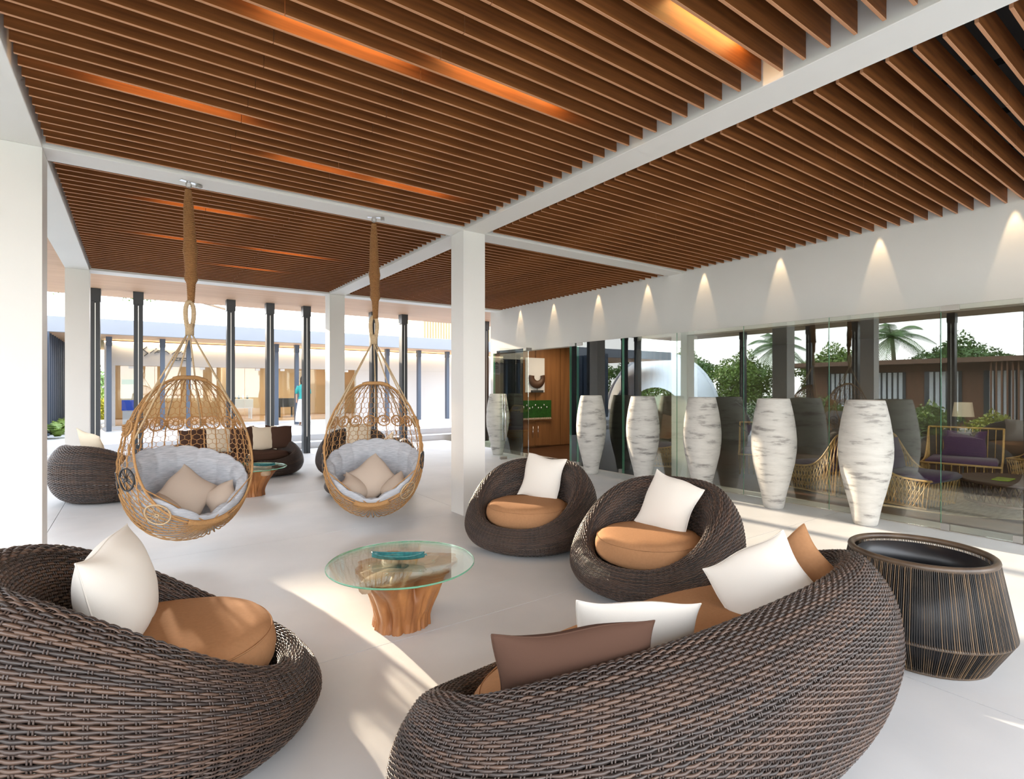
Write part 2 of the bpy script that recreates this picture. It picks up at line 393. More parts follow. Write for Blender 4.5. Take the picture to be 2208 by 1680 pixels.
# open glass door leaf, hinged at Y=10.04 and swung out over the terrace
dr = thing('door_1', 'open glass door leaf with long steel pull handles near the far vase', None, (7.66, 10.14, 0), math.radians(178), None, 'structure')
MB().span(0, 0.80, -.006, .006, .012, 2.56).obj('pane', 'glass_wall', dr)
for y in (-.055, .055):
    hb = MB(); hb.tube([(0.68, y, .42), (0.68, y, 1.50)], .016, 10); o = hb.obj('pull_handle', 'chrome', dr, True)
    for z in (.60, 1.32): MB().tube([(0.68, 0, z), (0.68, y, z)], .009, 8).obj('stand_off', 'chrome', o, True)
MB().span(-.08, .08, -.02, .02, .0, .075, .002).obj('patch_fitting', 'brushed', dr)
MB().span(.62, .80, -.02, .02, .0, .06, .002).obj('patch_fitting', 'brushed', dr)
MB().span(-.08, .08, -.02, .02, 2.53, 2.60, .002).obj('patch_fitting', 'brushed', dr)
# narrow fixed strips by the door opening
pane(10, 8.40, 8.62, 'narrow glass strip at the door opening', fit=True)

# ------------------------------------------------------------------ warm lights
def gap(y, start=5.885): k = round((start-0.0727-y)/0.1455); return start-0.0727-k*0.1455
def puck(y, n):
    y = gap(y, 5.885 if y < 6 else 11.62)
    labs = ['nearest', 'second', 'third', 'fourth', 'fifth', 'sixth', 'seventh', 'farthest']
    t = thing('wall_downlight', 'small recessed downlight over the right wall, %s along the row' % labs[n], 'downlight', (7.845, y, 3.87), 0, 'wall washer downlights')
    MB().lathe([(.04, .06), (.04, 0), (.034, 0), (.03, .02)], 16, closed_bot=False).obj('housing', 'dark_grey', t, True)
    MB().lathe([(.0, .021), (.03, .02)], 16).obj('lens', 'lamp_glow', t)
    l = lamp('spot', 'SPOT', (7.845, y, 3.865), 27, (1.0, 0.72, 0.42), (0, math.radians(-4), 0), spot_size=math.radians(30), spot_blend=0.3, shadow_soft_size=0.012)
    l.rotation_euler = (0, 0, 0)
for n, y in enumerate([1.531, 2.846, 4.155, 5.465, 6.80, 8.085, 9.545, 10.855]): puck(y, n)
def led(x, y, L, n, lab):
    # y is snapped into the middle of the gap between two slats
    t = thing('ceiling_led', lab, 'light', (x, y, 3.90), 0, 'warm light bars between the ceiling slats')
    MB().span(-L/2, L/2, -.012, .012, 0, .03, .003).obj('housing', 'dark_grey', t)
    MB().span(-L/2+.01, L/2-.01, -.008, .008, -.004, 0.001).obj('diffuser', 'led_warm', t)
    lamp('glow', 'AREA', (x, y, 3.892), 3.4*L, (1.0, 0.58, 0.20), (0, 0, 0), shape='RECTANGLE', size=L-.02, size_y=0.02)
ll = [(1.05, 3.20, .9, 'warm light bar between near left ceiling slats, above the middle'), (2.15, 3.02, 1.0, 'warm light bar between near left ceiling slats, towards the beam'),
      (0.25, 4.55, .9, 'warm light bar between the left ceiling slats near the column'), (1.4, 5.08, .7, 'short warm light bar between slats near the cross beam'),
      (2.35, 5.15, .8, 'warm light bar between slats near the second hanging chair bracket'), (2.85, 1.85, .7, 'warm light bar between slats at the top right of the near left bay'),
      (0.65, 7.03, .9, 'warm light bar in the far left bay behind the cross beam'), (1.95, 8.68, 1.1, 'warm light bar in the far left bay above the hanging chairs'),
      (0.5, 8.64, .7, 'warm light bar in the far left bay above the first hanging chair'), (1.6, 10.1, .8, 'farthest warm light bar between the far left slats')]
for n, (x, y, L, lab) in enumerate(ll): led(x, gap(y, 5.885 if y < 6 else 11.62), L, n, lab)

# ------------------------------------------------------------------ woven wicker seats
def sup(c, p): return np.sign(c)*np.abs(c)**p
def seat_surface(A, B, p, hb, hf, pw=.90, ph0=0.0):
    """returns fn(phi[], s[]) -> points; phi=0 is the back (local -x), front at +x"""
    prof_d = np.array([.36, .17, .055, .008, .0, .028, .085, .150, .215, .262, .285, .30])
    prof_z = np.array([0.0, .05, .20, .38, .52, .72, .88, .985, .985, .88, .70, .42])
    def f(phi, s):
        g = (1+np.cos(phi))/2; gh = (1+np.cos(phi-ph0))/2
        h = hf+(hb-hf)*np.sin(PI/2*gh)**pw
        n = len(prof_d)-1; x = s*n; i = np.clip(np.floor(x).astype(int), 0, n-1); t = x-i
        def cr(a):
            p0 = a[np.clip(i-1, 0, n)]; p1 = a[i]; p2 = a[i+1]; p3 = a[np.clip(i+2, 0, n)]
            return 0.5*((2*p1)+(-p0+p2)*t+(2*p0-5*p1+4*p2-p3)*t*t+(-p0+3*p1-3*p2+p3)*t**3)
        d = cr(prof_d); z = np.maximum(cr(prof_z), 0)*h
        mk = np.clip((s-.42)/.2, 0, 1); mk = mk*mk*(3-2*mk); d = d*(1-mk+mk*(.62+.72*g))
        # the tall back leans outwards a little, the front stays tucked
        lean = (h-hf)*0.10*np.clip(z/h, 0, 1)**2
        cx = -sup(np.cos(phi), p); cy = sup(np.sin(phi), p)
        return np.stack([(A-d+lean)*cx, (B-d+lean*.5)*cy, z], -1)
    return f
def weave(name, A, B, p, hb, hf, rows, stakes, seed, pw=.9, ph0=0.0):
    f = seat_surface(A, B, p, hb, hf, pw, ph0); rng = np.random.default_rng(seed)
    # even spacing of the stakes along the plan
    ph = np.linspace(0, 2*PI, 2001); P = f(ph, np.full_like(ph, .36)); L = np.concatenate([[0], np.cumsum(np.linalg.norm(np.diff(P, axis=0), axis=1))])
    spp = 4; nu = stakes*spp
    phi = np.interp(np.linspace(0, L[-1], nu, endpoint=False), L, ph)
    # even spacing of the rows along the back profile
    sv = np.linspace(0, 1, 800); Pb = f(np.full_like(sv, 0.9), sv); Lb = np.concatenate([[0], np.cumsum(np.linalg.norm(np.diff(Pb, axis=0), axis=1))])
    srow = np.interp(np.linspace(0.004, Lb[-1], rows), Lb, sv)
    PH, SS = np.meshgrid(phi, srow)
    e = 1e-3
    C = f(PH.ravel(), SS.ravel()).reshape(rows, nu, 3)
    du = f(PH.ravel()+e, SS.ravel()).reshape(rows, nu, 3)-f(PH.ravel()-e, SS.ravel()).reshape(rows, nu, 3)
    dv = f(PH.ravel(), np.clip(SS.ravel()+e, 0, 1)).reshape(rows, nu, 3)-f(PH.ravel(), np.clip(SS.ravel()-e, 0, 1)).reshape(rows, nu, 3)
    T = du/(np.linalg.norm(du, axis=2, keepdims=True)+1e-9)
    dvn = np.gradient(C, axis=0); sp = np.linalg.norm(dvn, axis=2, keepdims=True)
    N = np.cross(T, dv); N /= np.linalg.norm(N, axis=2, keepdims=True)+1e-9
    flip = np.sign((N[rows//4]*np.stack([C[rows//4, :, 0], C[rows//4, :, 1], 0*C[rows//4, :, 0]], -1)).sum(-1).mean()); N *= flip
    Bv = np.cross(N, T)
    k = np.arange(nu)/spp
    off = 0.0042*np.cos(PI*(k[None, :]+np.arange(rows)[:, None]))
    off += rng.normal(0, .0004, off.shape)
    Cc = C+N*off[..., None]
    # a slight random drift of each strand keeps the rows from looking machine-made
    Cc += Bv*(sp*0.10*rng.normal(0, 1, (rows, 1, 1)))
    w = np.clip(sp*0.56, .0022, .0085); th = 0.0030
    ring = [(1.0, 0.0), (0.0, 1.0), (-1.0, 0.0), (0.0, -1.0)]
    V = np.stack([Cc+Bv*w*a+N*th*b for a, b in ring], 2)          # rows, nu, 4, 3
    idx = np.arange(rows*nu*4).reshape(rows, nu, 4)
    a = idx; b = np.roll(idx, -1, 1); F = np.stack([a, np.roll(a, -1, 2), np.roll(b, -1, 2), b], -1).reshape(-1, 4)
    tone = np.repeat(rng.uniform(0, 1, rows)[:, None], nu, 1)+0.25*np.sin(k[None, :]*0.21+rng.uniform(0, 6, rows)[:, None])
    tone = np.repeat(tone[..., None], 4, 2).ravel()
    me = build_mesh(name, V.reshape(-1, 3), F, True, tone)
    # stakes
    sb = MB(); ns = 46; ss = np.interp(np.linspace(0.0, Lb[-1], ns), Lb, sv); VV = []; FF = []; n0 = 0
    for q in range(stakes):
        for o in (-.0052, .0052):
            p0 = f(np.full(ns, phi[q*spp]), ss); tt = T[:, q*spp][np.linspace(0, rows-1, ns).astype(int)]
            V2, F2 = tube_np(p0+tt*o, .0032, 3); VV.append(V2); FF.append(F2+n0); n0 += len(V2)
    me2 = build_mesh('stakes', np.concatenate(VV), np.concatenate(FF), True, np.full(n0, .45))
    return me, me2, f
CH = weave('weave', .70, .70, 1.0, .83, .275, 118, 102, 3, 1.35)
SO = weave('weave', .66, 1.37, .80, .80, .36, 150, 182, 5, 1.1, math.radians(-6))
def wicker_seat(name, meshes, loc, rz, label, cat, group, sc=1.0):
    t = thing(name, label, cat, loc, rz, group); t.scale = (sc, sc, sc)
    a = link('weave', meshes[0], 'wicker', t); a['kind'] = 'stuff'
    b = link('stakes', meshes[1], 'wicker', t); b['kind'] = 'stuff'
    return t
CPOS = {'near': ((.02, 3.0), (.985, .08)), 'c1': ((3.47, 4.55), (-.86, -.50)), 'c2': ((3.58, 2.98), (-.985, -.17)),
        'farl': ((-.31, 10.0), (.85, .5)), 'fa': ((3.48, 10.22), (-.45, -.9)), 'fb': ((3.05, 8.15), (-1, .2))}
def crz(k): return dirz(*CPOS[k][1])
wicker_seat('wicker_chair', CH, (*CPOS['near'][0], 0), crz('near'), 'dark brown round wicker lounge chair in the left foreground', 'chair', 'round wicker lounge chairs', 1.12)
wicker_seat('wicker_chair', CH, (*CPOS['c1'][0], 0), crz('c1'), 'dark brown round wicker lounge chair beside the middle white column', 'chair', 'round wicker lounge chairs')
wicker_seat('wicker_chair', CH, (*CPOS['c2'][0], 0), crz('c2'), 'dark brown round wicker lounge chair right of centre, behind the sofa', 'chair', 'round wicker lounge chairs')
wicker_seat('wicker_chair', CH, (*CPOS['farl'][0], 0), crz('farl'), 'round wicker lounge chair at the far left behind the first hanging chair', 'chair', 'round wicker lounge chairs')
wicker_seat('wicker_chair', CH, (*CPOS['fa'][0], 0), crz('fa'), 'round wicker lounge chair facing us behind the second hanging chair', 'chair', 'round wicker lounge chairs')
wicker_seat('wicker_chair', CH, (*CPOS['fb'][0], 0), crz('fb'), 'round wicker lounge chair seen through the net of the second hanging chair', 'chair', 'round wicker lounge chairs')
SPOS = {'near': ((2.06, 1.55), PI/2), 'far': ((1.55, 10.95), -PI/2)}
wicker_seat('wicker_sofa', SO, (*SPOS['near'][0], 0), SPOS['near'][1], 'large dark wicker sofa in the foreground with its back to us', 'sofa', 'rounded wicker sofas')
wicker_seat('wicker_sofa', SO, (*SPOS['far'][0], 0), SPOS['far'][1], 'dark wicker sofa at the far end behind the first hanging chair', 'sofa', 'rounded wicker sofas', .84)

# ------------------------------------------------------------------ cushions
def seat_cushion_mesh(a, b, p, th, seed):
    n = 72; th_ = np.linspace(0, 2*PI, n, endpoint=False); rng = np.random.default_rng(seed)
    rings = []
    prof = [(.0, 1.0), (.35, 1.0), (.62, .985), (.80, .95), (.90, .88), (.96, .76), (.99, .6), (1.0, .42), (.985, .22), (.95, .08), (.88, 0)]
    ph = rng.uniform(0, 6, 4)
    for r, z in prof:
        wob = 1+.004*np.sin(7*th_+ph[0])*r
        zz = th*z+.004*np.sin(3*th_+ph[1])*r**3*z+.0025*np.sin(9*th_+ph[2])*r**4*z
        rings.append(np.stack([a*r*wob*sup(np.cos(th_), p), b*r*wob*sup(np.sin(th_), p), zz], -1))
    V = np.concatenate(rings); F = grid_faces(len(prof), n, False, True)
    return V, F, n
def seat_cushion(name, a, b, p, th, loc, rz, label, m='fabric_brown', seed=1, group='seat cushions'):
    t = thing(name, label, 'cushion', loc, rz, group)
    V, F, n = seat_cushion_mesh(a, b, p, th, seed)
    link('cover', build_mesh('cover', V, F, True), m, t)
    q = np.linspace(0, 2*PI, 96, endpoint=False)
    MB().tube(np.stack([a*.962*sup(np.cos(q), p), b*.962*sup(np.sin(q), p), np.full(96, th*.77)], -1), .0035, 5, True).obj('piping', m, t, True)
    return t
cw = [('near', 'tan round seat cushion in the left foreground wicker chair'), ('c1', 'tan round seat cushion in the wicker chair beside the middle column'),
      ('c2', 'tan round seat cushion in the wicker chair right of centre'), ('farl', 'brown round seat cushion in the far left wicker chair'),
      ('fa', 'brown round seat cushion in the far wicker chair facing us'), ('fb', 'brown round seat cushion in the wicker chair behind the second hanging chair net')]
for i, (k, lab) in enumerate(cw):
    (x, y), (dx, dy) = CPOS[k]
    seat_cushion('seat_cushion', .43, .43, .95, .22, (x+dx*.095, y+dy*.10, .245), crz(k), lab, seed=i)
    if k == 'near': bpy.data.objects['seat_cushion'].scale = (1.12, 1.12, 1.12); bpy.data.objects['seat_cushion'].location.z = .275
seat_cushion('seat_cushion', .37, 1.05, .80, .165, (SPOS['near'][0][0], SPOS['near'][0][1]+.07, .345), SPOS['near'][1], 'long tan seat cushion of the foreground wicker sofa', seed=11)
seat_cushion('seat_cushion', .31, .88, .80, .16, (SPOS['far'][0][0], SPOS['far'][0][1]-.06, .305), SPOS['far'][1], 'long brown seat cushion of the far wicker sofa', 'fabric_dark', seed=12)

def pillow_mesh(w, h, t, seed, pin=.07, n=30):
    rng = np.random.default_rng(seed)
    u = np.sin(np.linspace(-PI/2, PI/2, n)); U, Vv = np.meshgrid(u, u)
    X = w/2*U*(1-pin*(1-Vv**2)*np.abs(U)**1.5); Y = h/2*Vv*(1-pin*(1-U**2)*np.abs(Vv)**1.5)
    T = t/2*((1-U**2)**.55)*((1-Vv**2)**.55)
    ph = rng.uniform(0, 6.28, 8)
    wr = (np.sin(9*U+4*Vv+ph[0])*np.abs(Vv)**3+np.sin(10*Vv-3*U+ph[1])*np.abs(U)**3)*.055+.03*np.sin(3*U+2*Vv+ph[2])
    Y = Y+.010*np.sin(4*U+ph[3])*np.abs(Vv)**2; X = X+.008*np.sin(4*Vv+ph[4])*np.abs(U)**2
    top = np.stack([X, Y, T*(1+wr)], -1).reshape(-1, 3); bot = np.stack([X, Y, -T*(1+.03*np.sin(4*U+ph[5]))], -1).reshape(-1, 3)
    F = grid_faces(n, n); V = np.concatenate([top, bot]); F2 = F[:, ::-1]+n*n
    # seam edge loop
    ring = [i for i in range(n)]+[i*n+n-1 for i in range(1, n)]+[(n-1)*n+i for i in range(n-2, -1, -1)]+[i*n for i in range(n-2, 0, -1)]
    return V, np.concatenate([F, F2]), top[ring]
def pillow(w, h, t, loc, normal, up, label, m, seed, group, roll=0.0):
    """loc = centre; normal = direction the face looks at; up = direction of the top edge"""
    nrm = Vector(normal).normalized(); u = Vector(up); u = (u-nrm*u.dot(nrm)).normalized(); r = u.cross(nrm)
    M = Matrix((r, u, nrm)).transposed().to_4x4() @ Matrix.Rotation(math.radians(roll), 4, 'Z')
    o = thing('cushion', label, 'cushion', loc, 0, group); o.rotation_euler = M.to_euler()
    V, F, ring = pillow_mesh(w, h, t, seed)
    me = build_mesh('cover', V, F, True); link('cover', me, m, o)
    MB().tube(ring, .0032, 5, True).obj('seam', m, o, True)
    return o
def lean(k, back, side, z, tilt):
    """point and normal for a pillow leaning on a chair's back"""
    (x, y), (dx, dy) = CPOS[k]; l = math.hypot(dx, dy); dx /= l; dy /= l
    return (x-dx*back-dy*side, y-dy*back+dx*side, z), (dx*math.cos(tilt), dy*math.cos(tilt), math.sin(tilt))
G1 = 'white scatter cushions'; G2 = 'brown scatter cushions'; G3 = 'beige pillows in the hanging chairs'
c, n = (-.06, 3.0, .72), (.92, -.34, .20); pillow(.50, .50, .27, c, n, (0, 0, 1), 'white cushion leaning in the left foreground wicker chair', 'fabric_white', 21, G1, 6)
c, n = lean('c1', .20, .05, .66, .36); pillow(.46, .48, .16, c, n, (0, 0, 1), 'white cushion in the wicker chair beside the middle column', 'fabric_white', 22, G1, -7)
c, n = lean('c2', .16, .04, .64, .36); pillow(.48, .50, .17, c, n, (0, 0, 1), 'sunlit white cushion in the wicker chair right of centre', 'fabric_white', 23, G1, -14)
c, n = lean('farl', .24, -.04, .78, .35); pillow(.50, .50, .16, c, n, (0, 0, 1), 'cream cushion in the far left wicker chair', 'fabric_cream', 24, G1, 12)
c, n = lean('fa', .24, .05, .70, .30); pillow(.50, .50, .16, c, n, (0, 0, 1), 'cream cushion in the far wicker chair facing us', 'fabric_cream', 25, G1, 4)
c, n = lean('fb', .22, .0, .68, .35); pillow(.46, .46, .16, c, n, (0, 0, 1), 'cream cushion behind the net of the second hanging chair', 'fabric_cream', 26, G1, 20)
# foreground sofa
pillow(.55, .50, .18, (1.22, 1.36, .63), (.42, .88, .30), (0, 0, 1), 'dark brown cushion against the back of the foreground sofa', 'fabric_dark', 31, G2, -2)
pillow(.52, .50, .16, (1.71, 1.54, .55), (.50, .82, .34), (0, 0, 1), 'white cushion behind the brown one on the foreground sofa', 'fabric_white', 32, G1, 3)
pillow(.46, .46, .17, (2.63, 1.47, .61), (-.80, -.50, .35), (0, 0, 1), 'tilted white cushion at the right end of the foreground sofa', 'fabric_white', 33, G1, 32)
pillow(.40, .40, .15, (2.93, 1.48, .62), (-.9, -.3, .35), (0, 0, 1), 'brown cushion in the right corner of the foreground sofa', 'fabric_brown', 34, G2, 38)
# far sofa
sx, sy = SPOS['far'][0]
for i, (dx, m, lab, rl) in enumerate([(-.66, 'fabric_dark', 'leftmost dark brown cushion on the far sofa', 4), (-.30, 'fabric_cream', 'cream cushion on the far sofa seen through the hanging chair net', -3),
                                  (.10, 'fabric_dark', 'dark brown cushion between the two cream ones on the far sofa', 2), (.47, 'fabric_cream', 'cream cushion right of centre on the far sofa', -2),
                                  (.76, 'fabric_dark', 'rightmost dark brown cushion on the far sofa', -3)]):
    pillow(.48, .46, .15, (sx+dx, sy+.20, .68), (0, -1, .28), (0, 0, 1), lab, m, 40+i, G1 if 'cream' in m else G2, rl)

# ------------------------------------------------------------------ root coffee tables
def root_table(loc, rz, lab):
    t = thing('coffee_table', lab, 'table', loc, rz, 'glass coffee tables on tree roots')
    n = 180; rows = 60; th = np.linspace(0, 2*PI, n, endpoint=False); zz = np.linspace(0, .40, rows)
    V = np.zeros((rows, n, 3))
    for i, z in enumerate(zz):
        q = z/.40
        R = .185+.012*(1-q)**3+.165*np.clip((q-.15)/.85, 0, 1)**1.3
        up = np.clip((q-.30)/.7, 0, 1)
        lob = .55*np.cos(5*th+.5+.7*q)+.5*np.cos(3*th+2.1-.5*q)+.3*np.cos(2*th+.4)+.22*np.cos(8*th+1.0+2*q)
        amp = .016+.085*up**1.1
        def dent(c, w, q0, q1, dp): return dp*np.exp(-((np.angle(np.exp(1j*(th-c))))/w)**2)*np.exp(-((q-q0)/q1)**2)
        r = R+lob*amp*.62+.006*np.cos(13*th+2.5*q)*(1-.5*q)
        r = r-.016*np.clip(np.sin(11*th+3.0*q+np.sin(5*th)), 0, 1)**7*(1-.3*q)-.010*np.clip(np.sin(19*th-2*q+2*np.sin(3*th)), 0, 1)**9
        for c_, w_, q0, q1, dp in ((-1.9, .16, .80, .22, .09), (-1.0, .12, .86, .16, .08), (-2.7, .14, .55, .4, .035), (-1.45, .05, .12, .16, .03), (-.4, .15, .8, .25, .08), (.8, .16, .8, .25, .09), (2.2, .16, .8, .25, .09)): r = r-dent(c_, w_, q0, q1, dp)
        V[i, :, 0] = r*np.cos(th)+.02*q; V[i, :, 1] = r*np.sin(th)-.01*q; V[i, :, 2] = z+(.012*np.cos(4*th+1))*(q < .01)*0
    F = grid_faces(rows, n, False, True).tolist()
    link('root_base', build_mesh('root_base', V.reshape(-1, 3), F, True), 'root_wood', t)
    tv = V[-1].copy(); tv[:, 2] = .384; cen = tv.mean(0); mid = cen+(tv-cen)*.55; mid[:, 2] = .372
    MB().add(np.concatenate([tv, mid, [cen-[0, 0, .03]]]), [[i, (i+1) % n, n+(i+1) % n, n+i] for i in range(n)]+[[n+i, n+(i+1) % n, 2*n] for i in range(n)]).obj('sawn_top', 'root_cut', t, True)
    # sawn root ends radiating below the glass
    for k in range(8):
        a = k*2*PI/8+.25*math.sin(k*2.3); L = .30+.07*math.sin(k*1.7+1); wd = .055+.018*math.cos(k*3.1)
        P = np.array([(.05*math.cos(a), .05*math.sin(a), .375), (.5*L*math.cos(a), .5*L*math.sin(a), .372), (L*math.cos(a+.08), L*math.sin(a+.08), .362)])
        m = MB(); q = np.linspace(0, 1, 7)[:, None]; C = (1-q)**2*P[0]+2*q*(1-q)*P[1]+q*q*P[2]
        rr = np.interp(np.linspace(0, 1, 7), [0, .6, 1], [wd*.9, wd, wd*.55]); V2, F2 = tube_np(C, rr, 9)
        V2[:, 2] = np.minimum(V2[:, 2], .398); m.add(V2, F2); m.F.append([len(V2)-9+i for i in range(9)])
        m.obj('root_arm', 'root_cut', t, True)
    for k in range(6):
        a = k*2*PI/6+.4; MB().lathe([(.012, 0), (.012, .02)], 10, (.22*math.cos(a), .22*math.sin(a), .40), True, True).obj('glass_pad', 'glass_table', t, True)
    R = .51
    MB().lathe([(0, .42), (R-.004, .42)], 72).lathe([(R-.004, .432), (0, .432)], 72).obj('glass_top', 'glass_table', t)
    MB().lathe([(R-.004, .42), (R, .424), (R, .428), (R-.004, .432)], 72).obj('glass_edge', 'glass_edge', t, True)
    return t
root_table((1.53, 3.50, 0), 0.3, 'round glass table on a tree root in the middle of the near seating group')
root_table((1.46, 9.0, 0), 2.0, 'round glass table on a tree root in front of the far sofa')
def leaf_dish(loc, rz, lab):
    t = thing('leaf_dish', lab, 'dish', loc, rz, 'teal leaf dishes'); nu, nv = 36, 9
    u = np.linspace(-1, 1, nu); v = np.linspace(-1, 1, nv); U, Vv = np.meshgrid(u, v, indexing='ij')
    wd = .050*np.clip(1-np.abs(U)**2.2, 0, 1)**.75+.002
    Z = .004+.030*np.abs(Vv)**2.2+.018*np.abs(U)**3
    P = np.stack([.185*U, wd*Vv, Z], -1)
    V = np.concatenate([P.reshape(-1, 3), (P-np.array([0, 0, .006])).reshape(-1, 3)]); Fg = grid_faces(nu, nv)
    V[:, 2] += .002
    link('bowl', build_mesh('bowl', V, np.concatenate([Fg, Fg[:, ::-1]+nu*nv]), True), 'teal_glaze', t)
    for s in (0, nv-1): MB().tube(P[:, s]+np.array([0, 0, .002]), .0045, 6).obj('rim', 'teal_glaze', t, True)
    q = np.linspace(0, 1, 12); MB().tube(np.stack([.182+.022*q, .010*np.sin(q*5), .022+.022*np.sin(q*2.6)], -1), .0055*(1-.4*q), 6).obj('stem', 'teal_glaze', t, True)
    return t
leaf_dish((1.52, 3.54, .434), -.62, 'teal leaf-shaped dish on the near glass table')
leaf_dish((1.62, 8.95, .434), -.62, 'teal leaf-shaped dish on the far glass table')

# ------------------------------------------------------------------ corded planter
t = thing('planter', 'wide black planter wrapped in brown cords at the right of the sofa', 'planter', (4.01, 1.25, 0), 0.4)
MB().lathe([(.30, .02), (.31, .02), (.40, .215), (.335, .60), (.325, .60), (.34, .46), (.33, .35), (0, .34)], 48).obj('liner', 'planter_shell', t, True)
def ring(r, z, w, n=72): q = np.linspace(0, 2*PI, n, endpoint=False); return np.stack([r*np.cos(q), r*np.sin(q), np.full(n, z)], -1)
MB().tube(ring(.362, .625, 0), .020, 10, True).obj('rim', 'planter_cord', t, True)
MB().tube(ring(.442, .205, 0), .011, 8, True).obj('hoop', 'planter_cord', t, True)
MB().tube(ring(.335, .012, 0), .012, 8, True).obj('foot_ring', 'planter_cord', t, True)
VV = []; FF = []; TT = []; n0 = 0
for k in range(250):
    tv_ = random.random()**1.3
    a = 2*PI*k/250+random.uniform(-.002, .002)
    for (r0, z0, r1, z1) in ((.376, .622, .453, .205), (.450, .203, .345, .014)):
        V2, F2 = tube_np([(r0*math.cos(a), r0*math.sin(a), z0), (r1*math.cos(a), r1*math.sin(a), z1)], .0027, 4); VV.append(V2); FF.append(F2+n0); n0 += len(V2); TT += [tv_]*len(V2)
o = link('cords', build_mesh('cords', np.concatenate(VV), np.concatenate(FF), True, TT), 'cord_mix', t); o['kind'] = 'stuff'

# ------------------------------------------------------------------ tall speckled vases
vp = [(.0, .0), (.115, .0), (.128, .02), (.165, .22), (.215, .42), (.260, .62), (.283, .80), (.286, .94), (.274, 1.10), (.248, 1.28), (.215, 1.44), (.200, 1.495), (.190, 1.50), (.180, 1.49), (.20, 1.40), (.19, 1.2)]
vq = np.array(vp); tt = np.linspace(0, len(vq)-1, 70); vv = np.stack([np.interp(tt, range(len(vq)), vq[:, 0]), np.interp(tt, range(len(vq)), vq[:, 1])], -1)
vme = None
vpos = [((7.34, 10.98), 'farthest tall speckled vase behind the middle column'), ((7.17, 7.49), 'second tall speckled vase from the far end'),
        ((7.22, 6.26), 'third tall speckled vase from the far end'), ((7.26, 5.10), 'tall speckled vase in front of the white pier'),
        ((7.18, 3.91), 'tall speckled vase behind the chair right of centre'), ((7.20, 2.79), 'nearest and largest tall speckled vase by the glass')]
for (x, y), lab in vpos:
    if vme is None:
        m = MB().lathe(vv, 64); vme = build_mesh('tall_vase', np.concatenate(m.V), m.F, True)
    o = link('tall_vase', vme, 'vase_clay'); o.location = (x, y, 0); o.rotation_euler[2] = random.uniform(0, 6); tag(o, lab, 'vase', 'tall speckled vases')

# ------------------------------------------------------------------ hanging egg chairs
EZ = .72
_t = np.linspace(0, PI, 400); _ez = .79-.79*np.cos(_t); _er = .525*np.sin(_t)**.92*(1+.10*np.cos(_t))
_al = np.arctan2(_er, _ez-EZ)[::-1]; _R = np.hypot(_er, _ez-EZ)[::-1]
def egg(D, k=1.0):
    D = np.asarray(D, float); D = D/(np.linalg.norm(D, axis=-1, keepdims=True)+1e-9)
    a = np.arccos(np.clip(D[..., 2], -1, 1)); R = np.interp(a, _al, _R)
    return D*(R*k)[..., None]+np.array([0, 0, EZ])
def eggpa(phi, alpha, k=1.0):
    return egg(np.stack([np.sin(alpha)*np.cos(phi), np.sin(alpha)*np.sin(phi), np.cos(alpha)], -1), k)
def xcut(z): return -.015+.405*(np.clip(1.58-np.asarray(z, float), 0, 2)/1.36)**1.25
def r_at(z): return np.interp(z, _ez, _er)
_zs = np.linspace(.05, 1.57, 800); ZLOW = _zs[np.argmax(r_at(_zs) > np.abs(xcut(_zs)))]
